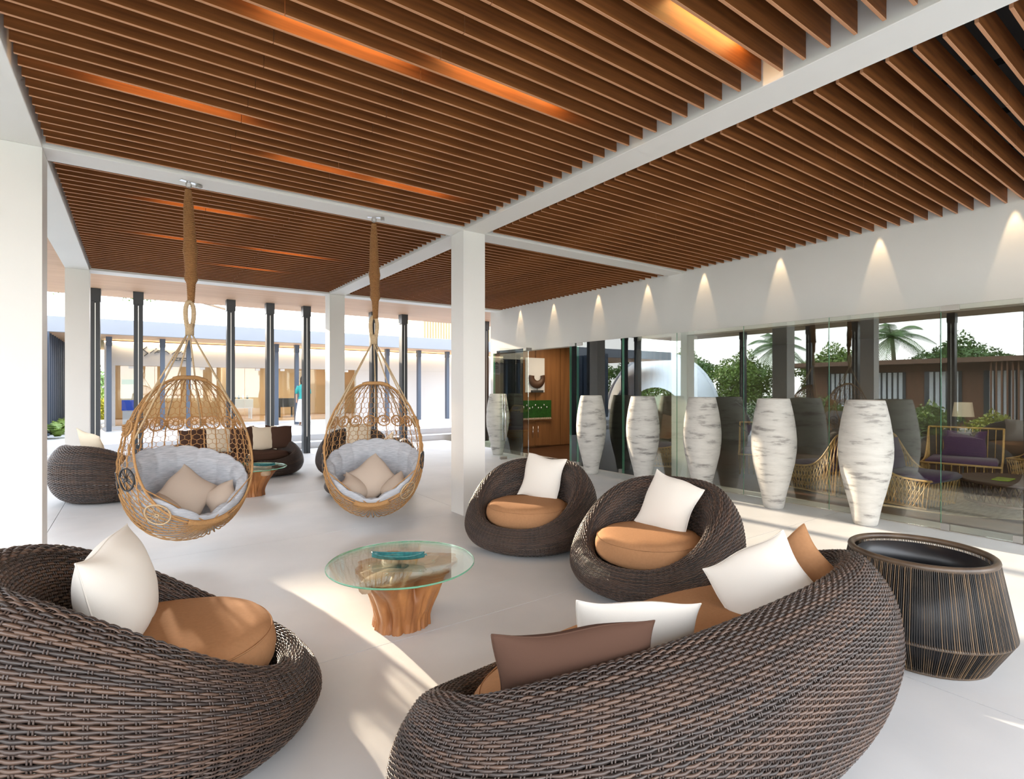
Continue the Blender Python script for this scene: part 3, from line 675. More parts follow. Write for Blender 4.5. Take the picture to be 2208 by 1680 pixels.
def hang_chair(loc, rz, lab, ztop, side, cush_lab, pil):
    t = thing('hanging_chair', lab, 'hanging chair', loc, rz, 'woven egg chairs hung from the cross beam')
    z = ZLOW+(1.575-ZLOW)*(1-np.cos(np.linspace(0, PI, 60)))/2
    x = xcut(z); y = np.sqrt(np.maximum(r_at(z)**2-x**2, 0))
    hoop = np.concatenate([np.stack([x, y, z], -1), np.stack([x, -y, z], -1)[::-1][1:-1]])
    MB().tube(hoop, .0100, 8, True).obj('hoop', 'rope', t, True)
    K = np.array([x[0], 0, z[0]]); kd = K-np.array([0, 0, EZ])
    # wrapped knot at the front of the basket and at the crown
    q = np.linspace(-.26, .26, 15); kn = MB()
    hp = hoop[[i % len(hoop) for i in range(-6, 7)]]; kn.tube(hp, .027, 10); kn.obj('front_binding', 'rope', t, True)
    top = hoop[58-5:58+6]; MB().tube(top, .020, 10).obj('crown_binding', 'rope', t, True)
    # ribs fanning down the back from the crown
    al = np.linspace(.06, 2.55, 90)
    for k, ph in enumerate(np.radians(np.arange(66, 296, 12.6))):
        P = eggpa(np.full_like(al, ph), al); P = P[P[:, 0] < xcut(P[:, 2])-.004]
        if len(P) < 8: continue
        wv = .004*np.sin(np.arange(len(P))*.9+k)
        rad = .0042+.0020*np.abs(np.sin(np.arange(len(P))*.55+k*1.7))
        MB().tube(P+np.stack([wv, -wv, 0*wv], -1), rad, 6).obj('rib', 'rope', t, True)
    # lower basket: ropes fanning out of the front binding
    for k, ph in enumerate(np.radians(np.arange(36, 326, 8.0))):
        tg = np.array([math.sin(1.62)*math.cos(ph), math.sin(1.62)*math.sin(ph), math.cos(1.62)])
        a = kd/np.linalg.norm(kd); w = np.linspace(0, 1, 34)[:, None]
        om = math.acos(max(-1, min(1, float(a@tg)))); D = (np.sin((1-w)*om)*a+np.sin(w*om)*tg)/max(math.sin(om), .05)
        P = egg(D, 1.004); P = P[P[:, 0] < xcut(P[:, 2])+.012]
        if len(P) > 4: MB().tube(P, .0040+.0018*np.abs(np.sin(np.arange(len(P))*.8+k)), 6).obj('basket_rope', 'rope', t, True)
    # honeycomb net
    nc, nr = 92, 27; dph = 2*PI/nc; al0, dal = .16, .094; dl = dal*.17; VV = []; FF = []; n0 = 0
    def pt(i, j): return eggpa(np.array([i*dph]), np.array([al0+j*dal+(dl if (i+j) % 2 else -dl)]), .996)[0]
    for j in range(nr):
        for i in range(nc):
            ed = [(pt(i, j), pt((i+1) % nc, j))]
            if (i+j) % 2 and j < nr-1: ed.append((pt(i, j), pt(i, j+1)))
            for a, b in ed:
                if a[0] > xcut(a[2]) or b[0] > xcut(b[2]): continue
                V2, F2 = tube_np([a, b], .0027, 4); VV.append(V2); FF.append(F2+n0); n0 += len(V2)
    o = link('net', build_mesh('net', np.concatenate(VV), np.concatenate(FF), True), 'rope', t); o['kind'] = 'stuff'
    # rosettes
    def rosette(ph, zc, R, m, lab2=None, inner=.30):
        al_ = np.interp(zc, (_ez)[::-1][::-1], np.arctan2(_er, _ez-EZ)); C = eggpa(np.array([ph]), np.array([al_]), 1.008)[0]
        e = 1e-3; tu = eggpa(np.array([ph+e]), np.array([al_]))[0]-eggpa(np.array([ph-e]), np.array([al_]))[0]; tu /= np.linalg.norm(tu)
        tv = eggpa(np.array([ph]), np.array([al_-e]))[0]-eggpa(np.array([ph]), np.array([al_+e]))[0]; tv /= np.linalg.norm(tv)
        q = np.linspace(0, 2*PI, 24, endpoint=False)
        def P(r, qq): p = C+r*np.cos(qq)[:, None]*tu+r*np.sin(qq)[:, None]*tv; return egg(p-np.array([0, 0, EZ]), 1.008)
        m_ = MB(); m_.tube(P(R, q), .0082, 6, True).tube(P(R*inner, q), .0072, 6, True)
        for s in range(15):
            a = np.array([2*PI*s/15, 2*PI*(s+.35)/15]); p0 = P(R*inner, a[:1])[0]; p1 = P(R, a[1:])[0]; pm = (p0+p1)/2
            m_.tube([p0, pm, p1], .0030, 4)
        o = m_.obj('rosette', m, t, True)
        if lab2: o['label'] = lab2
    for ph in np.radians(np.arange(92, 270, 19.5)): rosette(ph, 1.10, .070, 'rope')
    for ph, zc in ((80, .66), (108, .60), (280, .66), (252, .60)): rosette(math.radians(ph), zc, .10, 'cane_black', 'black woven rosette', .14)
    rosette(math.radians(-52 if side < 0 else 52), .34, .105, 'rope_pale', 'pale woven rosette', .13)
    for k, ph in enumerate(np.radians([101.7, 140.7, 179.7, 218.7, 257.7])):
        C = eggpa(np.array([ph]), np.array([np.interp(1.10, _ez, np.arctan2(_er, _ez-EZ))]), 1.01)[0]
        q = np.linspace(0, 1, 26); a = q*6*PI
        MB().tube(C+np.stack([.017*np.cos(a), .017*np.sin(a), -.03+.06*q], -1), .009, 5).obj('rope_knot', 'rope', t, True)
    # suspension
    zk = ztop-1.49; apex = np.array([0.02, 0, zk])
    for s, zz in ((1, 1.33), (-1, 1.33), (1, 1.0), (-1, 1.0)):
        yy = s*math.sqrt(max(r_at(zz)**2-xcut(zz)**2, 0)); MB().tube([apex+np.array([0, s*.015, 0]), np.array([xcut(zz), yy, zz])], .0075, 6).obj('suspension_cord', 'rope_pale', t, True)
    MB().tube([apex, eggpa(np.array([PI]), np.array([.75]))[0]], .0075, 6).obj('suspension_cord', 'rope_pale', t, True)
    MB().tube([apex, eggpa(np.array([PI*.8]), np.array([.95]))[0]], .0075, 6).obj('suspension_cord', 'rope_pale', t, True)
    lp = MB(); q = np.linspace(0, 2*PI, 28, endpoint=False); lp.tube(np.stack([.02+0*q, .034*np.sin(q)*(1+.3*np.cos(q)), zk+.16+.145*np.cos(q)], -1), .021, 8, True)
    lp.tube([apex+np.array([0, 0, -.02]), apex+np.array([0, 0, .09])], .036, 10); lp.obj('loop', 'rope_pale', t, True)
    z0, z1 = zk+.28, ztop-.08; n = 620; zz = np.linspace(z0, z1, n); u = (zz-z0)/(z1-z0)
    env = np.interp(u, [0, .06, .18, .22, .30, .42, .46, .55, .72, .86, 1], [.026, .030, .036, .055, .048, .054, .062, .050, .046, .040, .026])
    rad = env*(.94+.10*np.abs(np.sin(u*PI*62)))
    wx = .012*np.sin(u*5.0+side); wy = .018*np.sin(u*3.3+1)*(1-u)
    MB().tube(np.stack([.02*(1-u)+wx, wy, zz], -1), rad, 12).obj('hanging_rope', 'rope_thick', t, True)
    br = MB().box((0, 0, ztop-.004), (.05, .14, .008), 0, .002); o = br.obj('bracket_plate', 'chrome', t)
    q = np.linspace(0, 2*PI, 16, endpoint=False); MB().tube(np.stack([.0*q, .022*np.cos(q), ztop-.034+.028*np.sin(q)], -1), .006, 6, True).obj('eye_bolt', 'brushed', o, True)
    MB().box((.0, .09, ztop-.02), (.05, .04, .03), 0, .004).obj('bracket_block', 'brushed', t)
    # quilted nest cushion
    cu = thing('nest_cushion', cush_lab, 'cushion', loc, rz, 'quilted grey nest cushions')
    nphi, ns = 180, 46; phi = np.linspace(0, 2*PI, nphi, endpoint=False)
    zr = .165+(.82-.165)*((1-np.cos(phi))/2)**.62
    zr += .030*np.abs(np.cos(phi*8))**.5
    alr = np.interp(zr, _ez, np.arctan2(_er, _ez-EZ))
    s = np.linspace(0, 1, ns); V = np.zeros((ns, nphi, 3))
    for i, si in enumerate(s):
        if si < .62:        # inner face from the middle up to the rim
            w = si/.62; a = PI-.02-(PI-.02-alr)*w
            lump = np.abs(np.sin(w*PI*2.7+.4))**.5*(.35+.65*np.abs(np.cos(phi*8))**.4)*min(1, w*2.2)
            k = .955-.10-.060*lump+.09*np.clip((w-.86)/.14, 0, 1)**2; rise = 0
        elif si < .74:      # rounded rim
            w = (si-.62)/.12; a = alr-.075*math.sin(w*PI)
            k = .955-.025-.06*math.cos(w*PI)*.5+0*phi+.0
        else:
            w = (si-.74)/.26; a = alr+(PI-.02-alr)*w; k = np.full(nphi, .972)
        D = np.stack([np.sin(a)*np.cos(phi), np.sin(a)*np.sin(phi), np.cos(a)*np.ones(nphi)], -1)
        V[i] = egg(D, 1.0)
        V[i] = (V[i]-np.array([0, 0, EZ]))*np.broadcast_to(k, (nphi,))[:, None]+np.array([0, 0, EZ])
    link('cover', build_mesh('cover', V.reshape(-1, 3), grid_faces(ns, nphi, False, True), True), 'fabric_grey', cu)
    # tuft buttons
    for k, (ph, w) in enumerate([(p_, w_) for w_ in (.40, .72) for p_ in (70, 105, 140, 175, 210, 245, 280)]):
        ph = math.radians(ph); i = int(w*.62*(ns-1)); j = int(ph/(2*PI)*nphi); c = V[i, j]
        MB().lathe([(0, .006), (.008, .004), (.011, -.002)], 10, tuple(c)).obj('tuft_button', 'fabric_grey', cu, True)
    ca, sa = math.cos(rz), math.sin(rz)
    for (px, py, pz, w, nx, ny, nz, roll, lab3, sd) in pil:
        pillow(w, w, .15, (loc[0]+ca*px-sa*py, loc[1]+sa*px+ca*py, loc[2]+pz), (ca*nx-sa*ny, sa*nx+ca*ny, nz), (0, 0, 1), lab3, 'fabric_beige', sd, G3, roll)
    return t
H1 = (.435, 6.11, .175); H2 = (2.32, 6.11, .13)
hang_chair(H1, dirz(.36, -.93), 'left woven rope egg chair hanging beside the left column', BZ-H1[2], -1, 'grey quilted nest cushion in the left hanging chair',
           [(-.06, .03, .44, .44, .80, -.05, .52, 42, 'large beige pillow in the left hanging chair', 51), (.10, .27, .36, .30, .55, -.55, .6, 30, 'small beige pillow at the right of the left hanging chair', 52),
            (.12, -.25, .34, .34, .5, .5, .65, 10, 'beige pillow behind the pale rosette of the left hanging chair', 55)])
hang_chair(H2, dirz(-.42, -.91), 'right woven rope egg chair hanging in front of the middle column', BZ-H2[2], 1, 'grey quilted nest cushion in the right hanging chair',
           [(-.05, -.02, .45, .46, .80, .05, .52, 38, 'large beige pillow in the right hanging chair', 53), (.13, -.22, .35, .34, .5, .5, .65, 35, 'small beige pillow at the left of the right hanging chair', 54),
            (.14, .24, .35, .34, .5, -.5, .65, -30, 'beige pillow at the right of the right hanging chair', 56)])

# ------------------------------------------------------------------ black steel posts of the pavilion edge
def post(x, y, lab, rz=0, h=SZ, w=.163, d=.20, z=0.0, m='steel', slit=True, group='dark steel posts of the pavilion'):
    t = thing('steel_post', lab, 'post', (x, y, z), rz, group); h -= z
    for s in (-1, 1): MB().span(s*w/2-s*.0745 if slit else (0 if s > 0 else -w/2), s*w/2 if slit else (w/2 if s > 0 else 0), -d/2, d/2, 0, h-.26, .003).obj('flange', m, t)
    if slit:
        MB().span(-.006, .006, -d/2+.03, d/2-.03, .0, h-.26).obj('web', m, t)
        MB().span(-.005, .005, -d/2+.012, -d/2+.03, .42, h-.30).obj('light_slit', 'led_white', t)
    MB().span(-w/2-.012, w/2+.012, -d/2-.012, d/2+.012, h-.26, h, .003).obj('cap', m, t)
    return t
pl = [(-.66, 'dark steel post half hidden by the far left white column'), (.07, 'dark steel post behind the left hanging chair, left of its rope'),
      (1.84, 'dark steel post right of the left hanging chair'), (2.69, 'dark steel post behind the right end of the far sofa'), (3.545, 'dark steel post between the two hanging chairs'),
      (5.31, 'dark steel post directly behind the rope of the right hanging chair'), (6.18, 'dark steel post right of the right hanging chair'), (8.90, 'dark steel post glimpsed right of the middle column')]
for x, lab in pl: post(x, 14.03, lab)
ORD = ['first', 'second', 'third', 'fourth', 'fifth', 'sixth', 'seventh', 'eighth']
for k, y in enumerate([-1.2, .6, 2.0, 3.4, 5.0, 7.4, 8.8, 11.2]): post(-3.2, y, ORD[k]+' dark steel post along the open left side, counting away from the camera', PI/2)

# ------------------------------------------------------------------ shop across the court
st = MB().span(-9, 24, 15.0, 15.45, -.06, .17); struct('floor', st, 'white_step', 'first white step up to the shop terrace')
struct('floor', MB().span(-9, 24, 15.45, 27.3, -.06, .34), 'white_step', 'white terrace in front of the shop')
struct('floor', MB().span(-.80, 24, 20.75, 27.3, .34, .42), 'white_step', 'raised shop floor edge')
shop = thing('shop_building', 'white shop building with glass front and wide flat canopy across the court', 'building', (0, 0, 0))
MB().span(-9, 24, 19.0, 19.12, 3.17, 3.60, .004).obj('fascia', 'fascia_grey', shop)
MB().span(-9, 24, 19.12, 27, 3.17, 3.25).obj('soffit', 'soffit_wood', shop)
MB().span(-9, 24, 19.12, 27.2, 3.45, 3.58).obj('roof', 'white_paint', shop)
MB().span(-.78, 24, 21.2, 21.4, 2.36, 3.09, .004).obj('wall', 'shop_white', shop)
MB().span(-.78, -.5, 21.2, 21.4, .42, 2.36).obj('wall', 'shop_white', shop)
MB().span(7.3, 24, 21.2, 21.4, .42, 2.36).obj('wall', 'shop_white', shop)
MB().span(-.78, 24, 26.4, 26.6, .42, 3.17).obj('back_wall', 'shop_warm', shop)
MB().span(-.78, -.6, 21.4, 26.5, .42, 3.17).obj('side_wall', 'white_paint', shop)
MB().span(-.7, 13, 21.4, 26.4, .41, .43).obj('shop_floor', 'fin_wood', shop)
MB().span(-.7, 13, 21.42, 26.4, 2.9, 3.0).obj('shop_ceiling', 'white_paint', shop)
MB().span(2.9, 3.1, 23.6, 26.4, .43, 2.9).obj('partition', 'shop_warm', shop)
MB().span(-.78, 24, 21.14, 21.2, 3.09, 3.13).obj('light_cove', 'lamp_glow', shop)
px_ = [-.5, .55, 1.5, 2.4, 3.25, 4.1, 4.95, 5.75, 6.5, 7.3]
for a, b in zip(px_[:-1], px_[1:]):
    o = MB().span(a+.006, b-.006, 21.28, 21.295, .44, 2.35).obj('pane', 'glass_shop', shop)
    MB().span(a+.35, a+.50, 21.26, 21.31, 2.27, 2.35).obj('clamp', 'white_paint', o)
lamp('shop_light', 'AREA', (2.2, 23.5, 2.85), 60, (1, .82, .58), (0, 0, 0), shape='RECTANGLE', size=4.5, size_y=3)
lamp('shop_light', 'AREA', (5.6, 23.5, 2.85), 60, (1, .82, .58), (0, 0, 0), shape='RECTANGLE', size=3.0, size_y=3)
lamp('cove_light', 'AREA', (6, 21.05, 3.12), 40, (1, .80, .5), (math.radians(25), 0, 0), shape='RECTANGLE', size=13, size_y=.06)
for x, lab in [(-.62, 'slim blue steel post at the shop corner'), (1.03*.70, 'slim blue steel post in front of the shop sign'), (1.42, 'slim blue steel post behind the rope of the left hanging chair'),
               (2.57, 'slim blue steel post behind the left hanging chair'), (4.05, 'slim blue steel post in front of the shop door, first of a pair'),
               (4.73, 'slim blue steel post in front of the shop door, second of a pair'), (8.13, 'slim blue steel post behind the right hanging chair'),
               (9.49, 'slim blue steel post left of the middle column'), (10.8, 'slim blue steel post touching the middle column in view')]:
    post(x, 20.0, lab, 0, 3.17, .125, .16, .34, 'steel_blue', False, 'slim blue posts of the shop canopy')
# sign lettering, built stroke by stroke
sg = thing('shop_sign', 'slanted dark lettering on the white shop wall', 'sign', (.22, 21.19, 2.62), 0)
def stroke(pts, w, par, name, d=.03):
    m = MB()
    for (x0, z0), (x1, z1) in zip(pts[:-1], pts[1:]):
        dx, dz = x1-x0, z1-z0; L = math.hypot(dx, dz); px, pz = -dz/L*w/2, dx/L*w/2; ex, ez = dx/L*w*.3, dz/L*w*.3
        q = [(x0-ex+px, z0-ez+pz), (x0-ex-px, z0-ez-pz), (x1+ex-px, z1+ez-pz), (x1+ex+px, z1+ez+pz)]
        m.add([(a, 0, b) for a, b in q]+[(a, -d, b) for a, b in q], [[0, 1, 2, 3], [7, 6, 5, 4], [0, 4, 5, 1], [1, 5, 6, 2], [2, 6, 7, 3], [3, 7, 4, 0]])
    return m.obj(name, 'sign_grey', par)
stroke([(.115, .37), (.012, .27), (.145, .16), (.045, .065)], .026, sg, 'letter')
stroke([(.20, .165), (.315, .27)], .022, sg, 'letter'); stroke([(.345, .30), (.378, .325)], .022, sg, 'letter')
stroke([(.325, .165), (.415, .255), (.51, .255)], .022, sg, 'letter'); stroke([(.385, .20), (.455, .20)], .02, sg, 'letter')
stroke([(.535, .16), (.64, .25), (.735, .16)], .022, sg, 'letter')
stroke([(.81, .155), (.905, .24), (.985, .165), (1.08, .25)], .022, sg, 'letter')
stroke([(1.10, .17), (1.21, .265)], .022, sg, 'letter'); stroke([(1.24, .295), (1.272, .32)], .022, sg, 'letter')
bd = thing('sign_plate', 'small dark plate with white capitals under the shop lettering', 'sign', (1.04, 21.19, 2.555), 0)
MB().span(0, .56, -.02, 0, 0, .105, .002).obj('plate', 'sign_grey', bd)
fc = bpy.data.curves.new('plate_text', 'FONT'); fc.body = 'FINE JEWELS'; fc.size = .088; fc.extrude = .004
fo = bpy.data.objects.new('plate_text_tmp', fc); COL.objects.link(fo); bpy.context.view_layer.update()
tm = bpy.data.meshes.new_from_object(fo.evaluated_get(bpy.context.evaluated_depsgraph_get())); COL.objects.unlink(fo); bpy.data.objects.remove(fo)
to = link('lettering', tm, 'white_paint', bd); to.location = (.018, -.024, .02); to.rotation_euler = (PI/2, 0, 0); wtx = max(v.co.x for v in tm.vertices); to.scale = (.524/wtx, 1, 1)
# things in the shop window
pt_ = thing('window_poster', 'blue and green poster standing in the shop window', 'poster', (-.34, 21.6, .62), 0)
MB().span(0, .55, 0, .03, .28, .62).obj('poster_panel', 'poster_blue', pt_); MB().span(0, .55, -.004, .026, 1.14, 1.30).obj('poster_panel', 'poster_green', pt_)
MB().span(0, .55, 0, .02, .62, 1.14).obj('poster_panel', 'shop_warm', pt_); MB().span(0.02, .53, .03, .05, -.2, .28).obj('poster_stand', 'white_cloth', pt_)
def shop_table(x, y, w, lab, mm='white_cloth'):
    t = thing('display_table', lab, 'table', (x, y, .43), 0)
    MB().span(-w/2, w/2, -.3, .3, .42, .78, .005).obj('table_body', mm, t)
    for sx in (-1, 1):
        for s2 in (-1, 1): MB().span(sx*(w/2-.06)-.03, sx*(w/2-.06)+.03, s2*.24-.03, s2*.24+.03, 0, .42).obj('leg', mm, t)
    return t
shop_table(3.35, 23.2, .9, 'white display table behind the shop glass'); shop_table(5.15, 23.6, .7, 'dark display table deeper in the shop', 'dark_grey')
bp_ = [(.0, 0), (.035, 0), (.038, .02), (.038, .10), (.014, .13), (.013, .17), (0, .17)]
for k in range(5):
    o = MB().lathe(bp_, 12).obj('small_bottle', ['teal_glaze', 'dark_grey', 'steel_blue', 'white_cloth', 'dark_grey'][k], None, True); o.location = (3.02+k*.15, 23.1, 1.21)
    tag(o, ['leftmost', 'second', 'middle', 'fourth', 'rightmost'][k]+' small bottle in the row on the white shop table', 'bottle', 'bottles on the shop table')
# person half hidden behind a post
pe = thing('person', 'person in teal top and white skirt half hidden behind a post', 'person', (4.78, 19.3, .34), math.radians(160))
def skin(name, pts, edges, m, par, sub=1):
    me = bpy.data.meshes.new(name); me.from_pydata([p[:3] for p in pts], edges, []); o = link(name, me, m, par)
    md = o.modifiers.new('skin', 'SKIN'); md.use_smooth_shade = True
    for i, p in enumerate(pts):
        r = p[3]; me.skin_vertices[0].data[i].radius = (r, p[4] if len(p) > 4 else r)
    me.skin_vertices[0].data[0].use_root = True
    if sub: sm = o.modifiers.new('sub', 'SUBSURF'); sm.levels = sub; sm.render_levels = sub
    return o
skin('body', [(0, 0, .88, .12, .09), (0, 0, 1.05, .105, .075), (0, 0, 1.25, .14, .09), (0, 0, 1.38, .06, .06), (0, .01, 1.45, .05, .05), (0, .02, 1.55, .078, .095), (0, .015, 1.63, .06, .075),
              (.17, 0, 1.33, .05), (.21, .0, 1.07, .037), (.20, .08, .85, .028), (.20, .10, .78, .03), (-.17, 0, 1.33, .05), (-.21, .0, 1.07, .037), (-.19, .09, .86, .028), (-.18, .11, .79, .03),
              (.085, 0, .80, .085), (.09, .01, .46, .055), (.09, -.01, .08, .035), (.09, .10, .03, .035), (-.085, 0, .80, .085), (-.09, .02, .46, .055), (-.09, 0, .08, .035), (-.09, .11, .03, .035)],
     [(0, 1), (1, 2), (2, 3), (3, 4), (4, 5), (5, 6), (2, 7), (7, 8), (8, 9), (9, 10), (2, 11), (11, 12), (12, 13), (13, 14), (0, 15), (15, 16), (16, 17), (17, 18), (0, 19), (19, 20), (20, 21), (21, 22)], 'skin', pe)
MB().lathe([(.165, .92), (.125, 1.05), (.165, 1.24), (.175, 1.33), (.10, 1.41), (.065, 1.43)], 20).obj('top', 'teal_cloth', pe, True)
MB().lathe([(.26, .14), (.23, .45), (.18, .80), (.14, .96), (.12, 1.0)], 20).obj('skirt', 'white_cloth', pe, True)
MB().lathe([(.0, 1.72), (.07, 1.70), (.10, 1.62), (.10, 1.52), (.085, 1.42)], 16, (0, -.02, 0)).obj('hair', 'hair', pe, True)
for s in (1, -1): MB().tube([(s*.14, 0, 1.36), (s*.20, 0, 1.22), (s*.215, 0, 1.10)], [.062, .058, .05], 10).obj('sleeve', 'teal_cloth', pe, True)
# timber battens of the upper storey at the right
up = thing('upper_storey', 'upper storey clad in pale vertical timber battens above the shop canopy', 'building', (11.6, 24.0, 3.62), 0)
MB().span(0, 9, .06, 4, 0, 3.2).obj('wall', 'fin_wood', up)
for k in range(60): MB().span(k*.15, k*.15+.075, 0, .06, 0, 3.2).obj('batten', 'fin_wood', up)
# dark finned screen and planting at the far left
fs = thing('fin_screen', 'dark grey screen of vertical fins at the far left beside the terrace', 'screen', (-2.0, 17.0, .34), 0)
MB().span(-.08, 0, 0, 9, 0, 2.82).obj('back_panel', 'steel_blue', fs)
for k in range(18): MB().span(0, .12, k*.5, k*.5+.06, 0, 2.82, .004).obj('fin', 'steel_blue', fs)
struct('wall_far', MB().span(-8.5, -2.1, 26, 26.3, .34, 3.2), 'white_paint', 'white end wall beyond the terrace')

# ------------------------------------------------------------------ planting
def leaf_cloud(name, n, R, ls, seed, hollow=.35):
    rng = np.random.default_rng(seed); d = rng.normal(size=(n, 3)); d /= np.linalg.norm(d, axis=1, keepdims=True)
    lump = 1+.22*np.sin(d[:, 0]*5+1)*np.sin(d[:, 1]*6+2)+.15*np.sin(d[:, 2]*7)
    r = (hollow+(1-hollow)*rng.random(n)**.5)*lump
    C = d*r[:, None]*np.array(R); a = rng.normal(size=(n, 3)); a /= np.linalg.norm(a, axis=1, keepdims=True); b = np.cross(a, rng.normal(size=(n, 3))); b /= np.linalg.norm(b, axis=1, keepdims=True)
    L = ls*rng.uniform(.6, 1.3, n)[:, None]; Wd = L*.45
    V = np.stack([C-a*L, C+b*Wd, C+a*L, C-b*Wd], 1); return build_mesh(name, V.reshape(-1, 3), np.arange(n*4).reshape(-1, 4))
LC = {'tree': leaf_cloud('crown', 9000, (2.3, 2.3, 1.9), .13, 1, .2), 'bush': leaf_cloud('foliage', 2600, (.8, .8, .6), .075, 2, .2), 'lime': leaf_cloud('foliage', 1500, (.42, .42, .38), .06, 3, .1)}
def tree(x, y, h, sc, lab, m='leaf_a'):
    t = thing('tree', lab, 'tree', (x, y, -.05), random.uniform(0, 6), 'trees around the pavilion')
    q = np.linspace(0, 1, 9); MB().tube(np.stack([.15*np.sin(q*3), .1*np.sin(q*2+1), q*h], -1), .16*(1-.55*q), 9).obj('trunk', 'bark', t, True)
    for k in range(4):
        a = k*1.6; MB().tube([(.1, .05, h*.62), (.6*math.cos(a), .6*math.sin(a), h*.85), (1.2*math.cos(a)*sc, 1.2*math.sin(a)*sc, h*1.0)], [.07, .05, .02], 7).obj('branch', 'bark', t, True)
    me = LC['tree']
    key = 'tree_'+m
    if key not in LC: LC[key] = me.copy(); LC[key].materials.clear(); LC[key].materials.append(MATS[m])
    c = link('crown', LC[key], None, t); c.location = (0, 0, h+.6*sc); c.scale = (sc, sc, sc); c['kind'] = 'stuff'
    return t
def bush(x, y, z, sc, lab, m='leaf_b', k='bush'):
    key = k+'_'+m
    if key not in LC: LC[key] = LC[k].copy(); LC[key].materials.clear(); LC[key].materials.append(MATS[m])
    t = thing('bush', lab, 'bush', (x, y, z), random.uniform(0, 6), 'bushes round the pavilion')
    c = link('foliage', LC[key], None, t); c.scale = (sc, sc, sc); c.location = (0, 0, .5*sc); c['kind'] = 'stuff'
    MB().tube([(0, 0, -.05), (.03, .02, .4*sc)], .03, 6).obj('stem', 'bark', t, True)
    return t
def palm(x, y, h, lab, seed, lean=(0.3, 0.2)):
    rng = np.random.default_rng(seed); t = thing('palm_tree', lab, 'palm', (x, y, -.05), 0, 'palm trees')
    q = np.linspace(0, 1, 14); P = np.stack([lean[0]*q**1.6*h*.25, lean[1]*q**1.6*h*.25, q*h], -1)
    MB().tube(P, .15-.06*q+.006*np.sin(q*90), 9).obj('trunk', 'bark', t, True)
    top = P[-1]
    for k in range(17):
        a = k*2.39996; el = 1.0-1.5*(k/17); L = 2.3+rng.uniform(-.3, .3); s = np.linspace(0, 1, 15)
        D = np.stack([np.cos(a)*np.cos(el)*s*L, np.sin(a)*np.cos(el)*s*L, np.sin(el)*s*L-1.35*s**2.1*L*.45], -1)+top
        VV = []; FF = []; tan = np.array([-math.sin(a), math.cos(a), 0.])
        for i in range(1, 15):
            for u in (0, .5):
                c0 = D[i-1]*(1-u)+D[i]*u; f = D[i]-D[i-1]; f = f/np.linalg.norm(f); w = .55*math.sin(PI*min(1, (i+u)/15*.9+.1))+.08
                for sd in (-1, 1):
                    tip = c0+tan*sd*w*.75+f*w*.55+np.array([0, 0, -.35*w]); b = len(VV)*0+len(VV)
                    VV += [c0-f*.028, c0+f*.028, tip+f*.01, tip-f*.01]; FF.append([b, b+1, b+2, b+3])
        m = MB(); m.add(np.array(VV), FF); m.tube(D, .018*(1-.8*s)+.003, 4); m.obj('frond', 'leaf_a', t)
    return t
tree(-2.6, 33, 1.2, .75, 'green tree beyond the far left passage', 'leaf_a')
bush(-1.45, 28.6, -.05, 1.2, 'yellow green shrub at the end of the far left passage', 'leaf_yellow', 'bush')
bush(-2.0, 31.0, -.05, 1.7, 'green shrub behind the yellow one at the far left', 'leaf_b')
for k in range(3):
    t = thing('fern', ['small fern at the foot of the dark fin screen, nearest', 'small fern at the foot of the dark fin screen, middle', 'small fern at the foot of the dark fin screen, farthest'][k], 'fern', (-1.62, 18.0+k*1.5, .34), 0, 'ferns by the fin screen')
    for i in range(11):
        a = i*2.4; q = np.linspace(0, 1, 8); r = .38+.1*math.sin(i); D = np.stack([np.cos(a)*q*r, np.sin(a)*q*r, .05+.75*q*(1-.55*q)*(.8+.3*math.cos(i))], -1); VV = []; FF = []
        tn_ = np.array([-math.sin(a), math.cos(a), 0])
        for j in range(1, 8):
            for sd in (-1, 1): b = len(VV); w = .13*math.sin(PI*j/8+.2); VV += [D[j-1], D[j], D[j]+tn_*sd*w+np.array([0, 0, -.02]), D[j-1]+tn_*sd*w*.9]; FF.append([b, b+1, b+2, b+3])
        m = MB(); m.add(np.array(VV), FF); m.obj('frond', 'leaf_b', t)

# ------------------------------------------------------------------ everything on the open left side (seen mirrored in the glass)
ho = thing('timber_house', 'low timber house with slatted wall and curtained windows mirrored in the glass', 'building', (-11.0, 3.0, 0), 0)
MB().span(-4, 0, -4, 9.5, .1, 2.6).obj('wall', 'house_wood', ho)
MB().span(-4.5, 1.0, -4.6, 10.4, 2.6, 2.78).obj('roof', 'roof_brown', ho)
MB().span(-4.5, 1.2, -4.6, 10.6, -.05, .1).obj('deck', 'sand', ho)
for k in range(7):
    o = MB().span(0, .06, -3.6+k*1.85, -2.4+k*1.85, .3, 2.3).obj('window', 'dark_glass', ho)
    for s in range(5): MB().span(.06, .10, -3.5+k*1.85+s*.2, -3.38+k*1.85+s*.2, .32, 2.28).obj('curtain_fold', 'curtain', o)
for k in range(46): MB().span(.75, .81, -4+k*.15, -3.955+k*.15, .1, 2.6).obj('slat', 'house_wood', ho)
for k, (x, y, sc, m) in enumerate([(-7.4, .6, .9, 'leaf_b'), (-7.0, 2.0, .7, 'leaf_a'), (-7.6, 3.4, 1.0, 'leaf_b'), (-7.2, 5.0, .8, 'leaf_yellow'), (-7.6, 6.8, 1.0, 'leaf_b'), (-7.2, 8.6, .8, 'leaf_a'), (-8.2, 10.6, 1.1, 'leaf_b'), (-8, 12.6, 1.2, 'leaf_a')]):
    bush(x, y, -.05, sc, ORD[k]+' shrub on the left lawn, counting away from the camera, mirrored in the glass', m)
